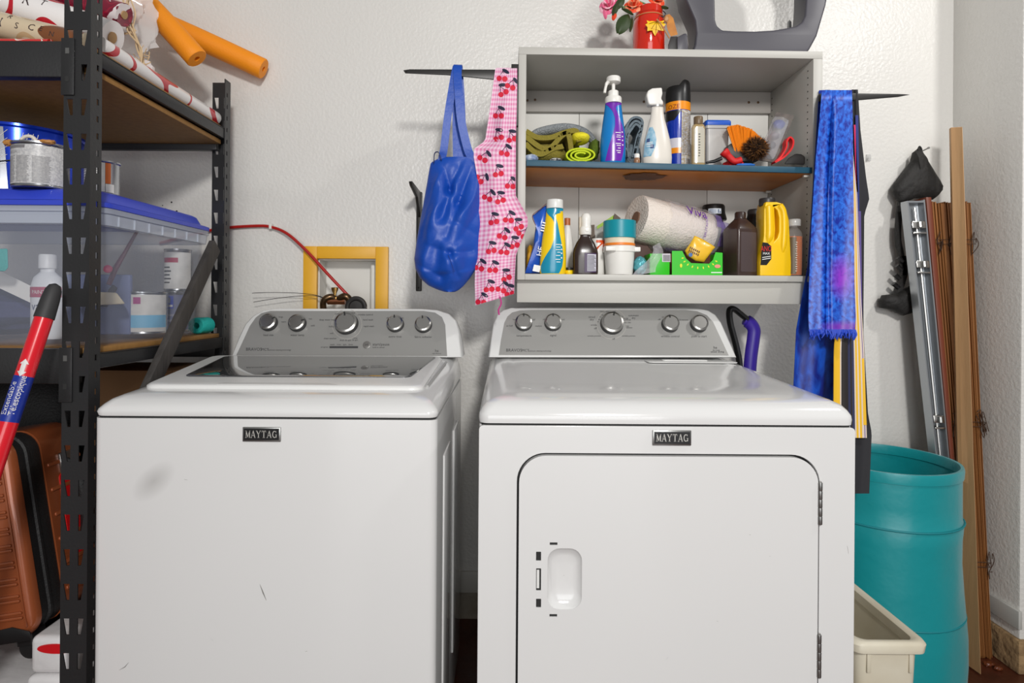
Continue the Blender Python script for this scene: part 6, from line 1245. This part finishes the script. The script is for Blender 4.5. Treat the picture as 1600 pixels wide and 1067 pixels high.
# grey bottle with black cap behind
Y = 2.025; c = low_(1114, Y); sc = Y/940; t = thing('black_capped_bottle', c, 'large grey and green bottle with black cap behind the paper towels', 'bottle')
G().lathe(pxs([(27, 0), (28, 2), (28, 40)], Y), c, 36, sx=.85, sy=.5).build('lower_label', mat('bottle_green', (40, 82, 34), .35), t); G().lathe(pxs([(28, 40), (27, 62), (22, 82), (15, 94)], Y), c, 36, sx=.85, sy=.5).build('bottle_body', mat('pewter_plastic', (134, 136, 140), .3), t)
G().lathe(pxs([(19, 90), (20, 92), (17.5, 102), (17, 112), (15.5, 114.5), (0, 115)], Y), c, 32).build('cap', capm, t); s = Surf(pxs([(17.7, 100), (17.2, 112)], Y), c); g = G(); s.patch(g, [(99*sc, -.75, .35), (107*sc, -.75, .35)], 6, .001); lbp = g.build('cap_label', mat('pale_label', (214, 222, 230), .4), t)
g = G()
for k in range(4): s.patch(g, [((100+k*1.7)*sc, -.68, -.1), ((100.7+k*1.7)*sc, -.68, -.1)], 4, .0016)
s.patch(g, [(100*sc, .05, .12), (105.5*sc, .05, .12)], 2, .0016); s.patch(g, [(100*sc, .2, .28), (102.5*sc, .2, .28)], 2, .0016); g.build('label_print', MATS['slate_blue_mark'], t, recalc=False)['kind'] = 'stuff'
# brown jug
Y = 1.83; c = low_(1156, Y); sc = Y/940; t = thing('brown_jug', c, 'square dark brown plastic bottle standing left of the yellow jug', 'bottle')
def sqr(w, h): return [c+Vector((u*cos(.32)-v*sin(.32), u*sin(.32)+v*cos(.32), h*sc)) for u, v in rrect(-w*sc, w*sc, -w*sc, w*sc, min(4*sc, w*sc*.9), 4)]
m_bj = mat('cocoa_plastic', (62, 46, 42), .28, coat=.2)
G().rings([sqr(18, 0), sqr(18.8, 2), sqr(18.8, 70), sqr(18, 74), sqr(12, 83), sqr(8.2, 88), sqr(7.5, 90)]).build('bottle_body', m_bj, t, smooth=50)
pr_ = lambda u, h, o=.0006: c+Vector((u*sc*cos(.32)+(18.8*sc+o)*sin(.32), u*sc*sin(.32)-(18.8*sc+o)*cos(.32), h*sc))
G().rings([[pr_(u, h, o) for u, h in rrect(-14, 14.5, 6, 67, 2, 4)] for o in (-.001, .0008)]).build('raised_panel', mat('cocoa_panel', (78, 66, 66), .3), t, bevel=.0004)
G().lathe(pxs([(8.6, 89), (8.8, 90), (8.4, 91), (8.4, 98), (7, 100), (0, 100)], Y), c, 28).build('cap', mat('cocoa_cap', (52, 38, 34), .3), t)
# yellow jug with handle
Y = 1.815; t = thing('yellow_jug', low_(1206, Y), 'tall yellow drain cleaner jug with black cap and moulded handle', 'jug'); m_yj = mat('drain_yellow_plastic', (246, 198, 8), .32, coat=.2)
J = lambda px, py: (at(px, py, Y).x, at(px, py, Y).z); zb = ZB1+.0006
out = [(J(1181, 427)[0], zb), (J(1229, 427)[0], zb)]+[J(*p) for p in ((1230, 415), (1228.5, 400), (1227, 372), (1225.5, 345), (1221.5, 329), (1214, 320), (1207, 318), (1190, 318), (1187.5, 330), (1187, 370), (1184, 392), (1181, 410))]
hole = [J(*p) for p in ((1203, 326), (1208, 331), (1210.5, 342), (1210.5, 364), (1208, 373), (1203, 379), (1204.5, 360))]
G().plate(out, [hole], lambda u, v, w: Vector((u, Y-.03+w, v)), .06).build('jug_body', m_yj, t, bevel=.006, seg=3, smooth=55)
P = smoothpath([Vector((J(x, y)[0], Y-.024, J(x, y)[1])) for x, y in ((1195, 322), (1196, 345), (1196, 368), (1193, 384))], 6); G().tube(P, [.006]+[.0135]*(len(P)-6)+[.012, .010, .008, .006, .003], 14).build('grip_bulge', m_yj, t)
P = smoothpath([Vector((J(x, y)[0], Y-.026, J(x, y)[1])) for x, y in ((1211, 322), (1217, 332), (1218.5, 350), (1218, 372), (1216, 398))], 6); G().tube(P, [.005]+[.010]*(len(P)-6)+[.010, .009, .007, .005, .002], 12).build('handle_bulge', m_yj, t)
G().box(hole[0][0]-.004, hole[3][0]+.004, Y+.012, Y+.016, hole[5][1]-.004, hole[0][1]+.004).build('handle_web', m_yj, t)
G().lathe(pxs([(11.4, 109), (12, 110), (12, 119), (11.2, 121), (0, 121.5)], Y), Vector((J(1198, 400)[0], Y, zb)), 36).build('cap', mat('charcoal_cap', (48, 46, 46), .4), t)
lbl = [J(*p) for p in ((1181.5, 415), (1191, 415), (1198, 406), (1198, 386), (1192, 381), (1185, 380), (1183, 395))]
G().prism(lbl, lambda u, v, w: Vector((u, Y-.0312+w, v)), 0, .001).build('black_label', MATS['black_print'], t)
g = G(); text(g, 'ANO', lambda u, v: Vector((J(1181.8+u, 394-v)[0], Y-.0316, J(1181.8+u, 394-v*1.35)[1])), 9, 0, 0, xs=.82); g.build('red_letters', mat('scarlet_print', (206, 26, 24), .4), t, smooth=0, recalc=False)
g = G(); text(g, 'MAX', lambda u, v: Vector((J(1185+u, 399-v)[0], Y-.0316, J(1185+u, 399-v)[1])), 5, 0, 0)
for yy in (403, 406): g.add([Vector((J(x, y)[0], Y-.0316, J(x, y)[1])) for x, y in ((1184, yy+1), (1197, yy-1), (1197, yy-2), (1184, yy))], [(0, 1, 2, 3)])
g.build('white_letters', m_txt, t, smooth=0, recalc=False)
c = low_(1180, 1.96); t = thing('black_bottle', c, 'black bottle hidden behind the brown and yellow jugs', 'bottle'); G().lathe(pxs([(15, 0), (16, 2), (16, 80), (14, 92), (12, 100), (11, 106), (0, 107)], 1.96), c, 28).build('bottle_body', capm, t); G().lathe(pxs([(12.2, 86), (12.2, 104), (11, 106.8), (0, 107.5)], 1.96), c, 24).build('cap', MATS['charcoal_cap'], t)
# amber bottle
Y = 1.80; c = low_(1240.5, Y); sc = Y/940; t = thing('amber_bottle', c, 'clear bottle of amber liquid with clear cap at the right of the cabinet floor', 'bottle')
pf = pxs([(11.8, 0), (12.6, 1.5), (12.6, 62), (11.5, 68), (8, 73), (5, 76), (5, 79)], Y); G().lathe(pf, c, 36, sy=.8).build('bottle_body', clear('clear_bottle', (226, 220, 214), .12, .08), t)
G().lathe(pxs([(11.2, 1.5), (12.0, 2.5), (12.0, 61.5), (0, 61.5)], Y), c, 36, sy=.79).build('amber_liquid', mat('amber_liquid', (190, 92, 6), .15, coat=.4), t)
s = Surf(pf, c, 1, .8); g = G(); s.patch(g, [(3*sc, -1.3, -.1), (60*sc, -1.3, -.1)], 8, .0006); g.build('dark_label', mat('olive_brown_label', (92, 74, 42), .4), t); g = G(); [s.patch(g, [((7+k*3.4)*sc, -.22+.08*(k % 2), .0-.06*(k % 3 == 0)), ((8.3+k*3.4)*sc, -.22, .0)], 4, .0014) for k in range(14)]; g.build('raised_letters', mat('pale_letters', (214, 206, 190), .4), t, smooth=0, recalc=False)['kind'] = 'stuff'
G().lathe(pxs([(9, 78), (9.4, 79), (9.4, 87), (8.6, 88.5), (0, 88.5)], Y), c, 28).build('cap', clear('clear_cap', (226, 224, 220), .55, .2), t)
p0, p1 = at(1254, 427, 1.84), at(1263.5, 371, 1.84); tag(G().box(p0.x, min(p1.x, XR0-.003), 1.83, 1.90, ZB1+.0006, p1.z).build('black_case', mat('matt_black_case', (28, 27, 27), .5), bevel=.002), 'thin black case standing against the right cabinet side', 'case')

# ================================================================== ON TOP OF THE CABINET
ZC = ZT1+.0006
Y = 1.875; c = Vector((at(1014, 40, Y).x, Y, ZC)); t = thing('red_jar', c, 'glossy red mason jar vase with ribbed shoulder on top of the cabinet', 'jar')
R_ = .049; pf = [(R_*.9, 0), (R_, .006), (R_, .115), (R_*.95, .130), (R_*.84, .140), (R_*.82, .146), (R_*.86, .148), (R_*.86, .166), (R_*.80, .169), (R_*.76, .166), (R_*.76, .10), (0, .10)]
G().lathe(pf, c, 44).build('jar_body', mat('orange_red_glass', (204, 36, 14), .12, coat=.6), t, smooth=40)
G().tube([c+Vector((R_*.90*cos(a), R_*.90*sin(a), .138)) for a in [2*PI*i/40 for i in range(41)]], .0018, 6).build('wire_band', mat('tan_wire', (196, 130, 80), .5), t)
lf = thing('maple_leaf_tag', at(1026, 40, 1.815), 'yellow maple leaf tag hanging on the front of the red jar', 'tag'); LP = []
for k, (a, r) in enumerate(((90, 8), (125, 10), (140, 11), (150, 16), (165, 12.5), (180, 16), (200, 13), (222, 17), (232, 12), (245, 10), (255, 13), (270, 19), (285, 13), (295, 10), (308, 12), (318, 17), (340, 13), (0, 16), (15, 12.5), (30, 16), (40, 11), (55, 10))): LP.append((at(1024+r*cos(math.radians(a)), 39-r*sin(math.radians(a))*.85, 1.815).x, at(1024+r*cos(math.radians(a)), 39-r*sin(math.radians(a))*.85, 1.815).z))
G().prism(LP, lambda u, v, w: Vector((u, 1.813+w+.006*sin(u*60), v)), 0, .0015).build('leaf', mat('golden_yellow_leaf', (246, 196, 24), .5), lf)
g = G(); c0 = at(1026, 33, 1.8115)
for x, y in ((1014, 37), (1018, 45), (1025, 52), (1034, 46), (1037, 36)): g.tube([c0, at(x, y, 1.811)], .0006, 4)
g.build('leaf_veins', mat('brown_vein', (120, 76, 14), .6), lf)['kind'] = 'stuff'
G().tube(smoothpath([at(1026, 30, 1.812), at(1034, 40, 1.812), at(1046, 60, 1.815)]), .0022, 6).build('leaf_stem', mat('tan_stem', (184, 130, 84), .6), lf)
t = thing('wooden_tag', at(1048, 70, 1.85), 'tan wooden gift tag hanging right of the red jar', 'tag'); G().rings([[at(x, y, Y_) for x, y in dens([(1039, 24), (1046, 22), (1052, 28), (1059, 54), (1048, 57), (1043, 46)], 2)] for Y_ in (1.845, 1.85)]).build('tag_body', mat('mottled_tan_wood', (204, 134, 36), .5, var=(30, (160, 92, 30), 4, .2)), t)
G().tube(smoothpath([at(1036, 17, 1.85), at(1040, 22, 1.84), at(1036, 26, 1.84), at(1030, 25, 1.835), at(1028, 31, 1.83)]), .0016, 6).build('tag_string', m_dark, t)
G().blob(at(1041, 30, 1.835), (.007, .006, .010), 3, .2).build('tag_charm', mat('tan_charm', (190, 140, 90), .5), t)
m_gray = mat('slate_grey_plastic', (70, 69, 77), .42, var=(3, (78, 76, 83), 3, .3)); m_gray2 = mat('charcoal_plastic', (46, 44, 44), .5)
t = thing('grey_plastic_clip', Vector((at(1066, 70, 1.83).x, 1.83, ZC)), 'small grey and charcoal plastic wedge between the jar and the big grey stand', 'clip')
zc = lambda px, py, Y_: Vector((at(px, py, Y_).x, Y_, max(ZC, at(px, py, Y_).z)))
G().rings([[zc(x, y, Y_) for x, y in ((1058, 100), (1076, 100), (1074, 56), (1072, 52), (1068, 53), (1058, 58))] for Y_ in (1.82, 1.86)]).build('wedge', m_gray, t, bevel=.003); G().rings([[zc(x, y, Y_) for x, y in ((1044, 100), (1060, 100), (1059, 57), (1048, 57), (1044, 70))] for Y_ in (1.825, 1.855)]).build('dark_wedge', m_gray2, t, bevel=.002)
# flowers
t = thing('flower_bunch', c+Vector((0, 0, .1015)), 'artificial pink and orange roses with dark green leaves in the red jar', 'flowers')
def rose(name, ctr, R0, m1, m2, seed, face):
    g = G(); rnd = random.Random(seed); qf = Vector(face).to_track_quat('Z', 'Y')
    for layer, (k, rr_, tl_) in enumerate(((5, .35, .2), (6, .65, .55), (7, 1.0, 1.0))):
        for j in range(k):
            a0 = 2*PI*j/k+layer*.5
            def PT(u, v): a = a0+(u-.5)*1.35; r = R0*rr_*(.25+.75*v**.7)*(1-.12*(2*u-1)**2); h = R0*(.9-.55*layer/2)*(1-(1-v)**2)-R0*.25*tl_*v**3; return ctr+qf @ Vector((r*cos(a), r*sin(a), h-.4*R0))
            g.sheet(PT, 6, 5, .0008, mi=(layer+j) % 2)
    return g.build(name, [m1, m2], t, smooth=60)
m_p1, m_p2, m_o1, m_o2 = mat('pink_petal', (240, 110, 150), .6), mat('pale_pink_petal', (246, 190, 206), .6), mat('orange_petal', (232, 70, 30), .6), mat('peach_petal', (240, 150, 110), .6)
m_gl = mat('dark_green_leaf', (44, 62, 26), .5); m_gs = mat('green_stem', (74, 120, 44), .5)
Yf = 1.855
rose('rose', at(951, 6, Yf), .032, m_p1, m_p2, 1, (-.4, -1, .3)); rose('rose', at(990, 6, Yf), .030, m_o1, m_o2, 2, (-.2, -1, .5)); rose('rose', at(1027, -4, Yf), .030, m_o2, m_o1, 3, (.3, -1, .6)); rose('rose', at(968, -14, Yf+.02), .030, m_o2, m_p2, 4, (-.3, -1, .5)); rose('rose', at(1008, -28, Yf+.02), .034, m_p1, m_p2, 5, (0, -1, .7))
for k, (x, y) in enumerate(((951, 12), (990, 14), (1027, 2), (968, -8), (1008, -16))): G().tube(smoothpath([c+Vector((.004*(k-2), -.004, .105)), c+Vector((.009*(k-2), -.012, .165)), at(x, y, Yf+.01)]), .0024, 6).build('stem', m_gs, t)
def leaf(px0, py0, px1, py1, w, Y0, m=m_gl):
    a, b = at(px0, py0, Y0), at(px1, py1, Y0-.012); d = b-a; sd = d.cross(Vector((0, 1, 0))).normalized()
    return G().sheet(lambda u, v: a+d*v+sd*(u-.5)*w*2*(sin(PI*min(1, v*.93+.04))**.7)+Vector((0, .006*abs(u-.5)*2-.004*sin(PI*v), 0)), 6, 10, .0008).build('leaf', m, t, smooth=60)
leaf(982, 22, 966, 52, .021, 1.845); leaf(966, 2, 958, 24, .009, 1.84); leaf(988, 26, 985, 49, .006, 1.85); leaf(972, 12, 990, 22, .006, 1.845); leaf(1030, 10, 1045, 12, .006, 1.85); leaf(975, -4, 962, 14, .012, 1.85)
leaf(962, 18, 958, 31, .007, 1.838, m_o1); leaf(944, 14, 947, 29, .006, 1.838, m_p1)
# big grey plastic frame
t = thing('moulded_plastic_stand', Vector((at(1180, 70, 1.85).x, 1.85, ZC)), 'large dark grey moulded plastic stand with open middle on top of the cabinet', 'plastic stand')
Yg = 1.825; W_ = lambda x, y: (at(x, y, Yg).x, at(x, y, Yg).z)
outg = [(1084, 97), (1256, 97), (1266, 76), (1277, 56), (1284, 32), (1291, 8), (1298, -30), (1292, -90), (1262, -130), (1110, -130), (1076, -90), (1066, -30), (1072, 0), (1080, 18), (1086, 32), (1088, 52), (1086, 70), (1080, 84)]
inn = [(1117, -60), (1117.5, 0), (1118, 30), (1121, 40), (1129, 46.5), (1150, 47.8), (1180, 48.2), (1210, 46.5), (1230, 43), (1244, 40), (1253, 34), (1258, 24), (1260, 0), (1261, -60), (1250, -84), (1130, -84)]
zmin = ZC
G().plate([(W_(x, y)[0], max(zmin, W_(x, y)[1])) for x, y in outg], [[W_(*p) for p in inn]], lambda u, v, w: Vector((u, Yg+w, v)), .085).build('stand_body', m_gray, t, bevel=.012, seg=4, smooth=60)
p = at(1238, 38, 1.93); tag(G().lathe([(.0075, 0), (.0075, .04), (.006, .048), (0, .05)], Vector((p.x, 1.95, ZC)), 14).build('grey_peg', mat('grey_peg', (140, 140, 138), .4)), 'small grey rounded peg standing behind the big grey stand', 'peg')
bpy.data.objects['grey_peg'].scale.z = (at(1238, 31, 1.95).z-ZC)/.05
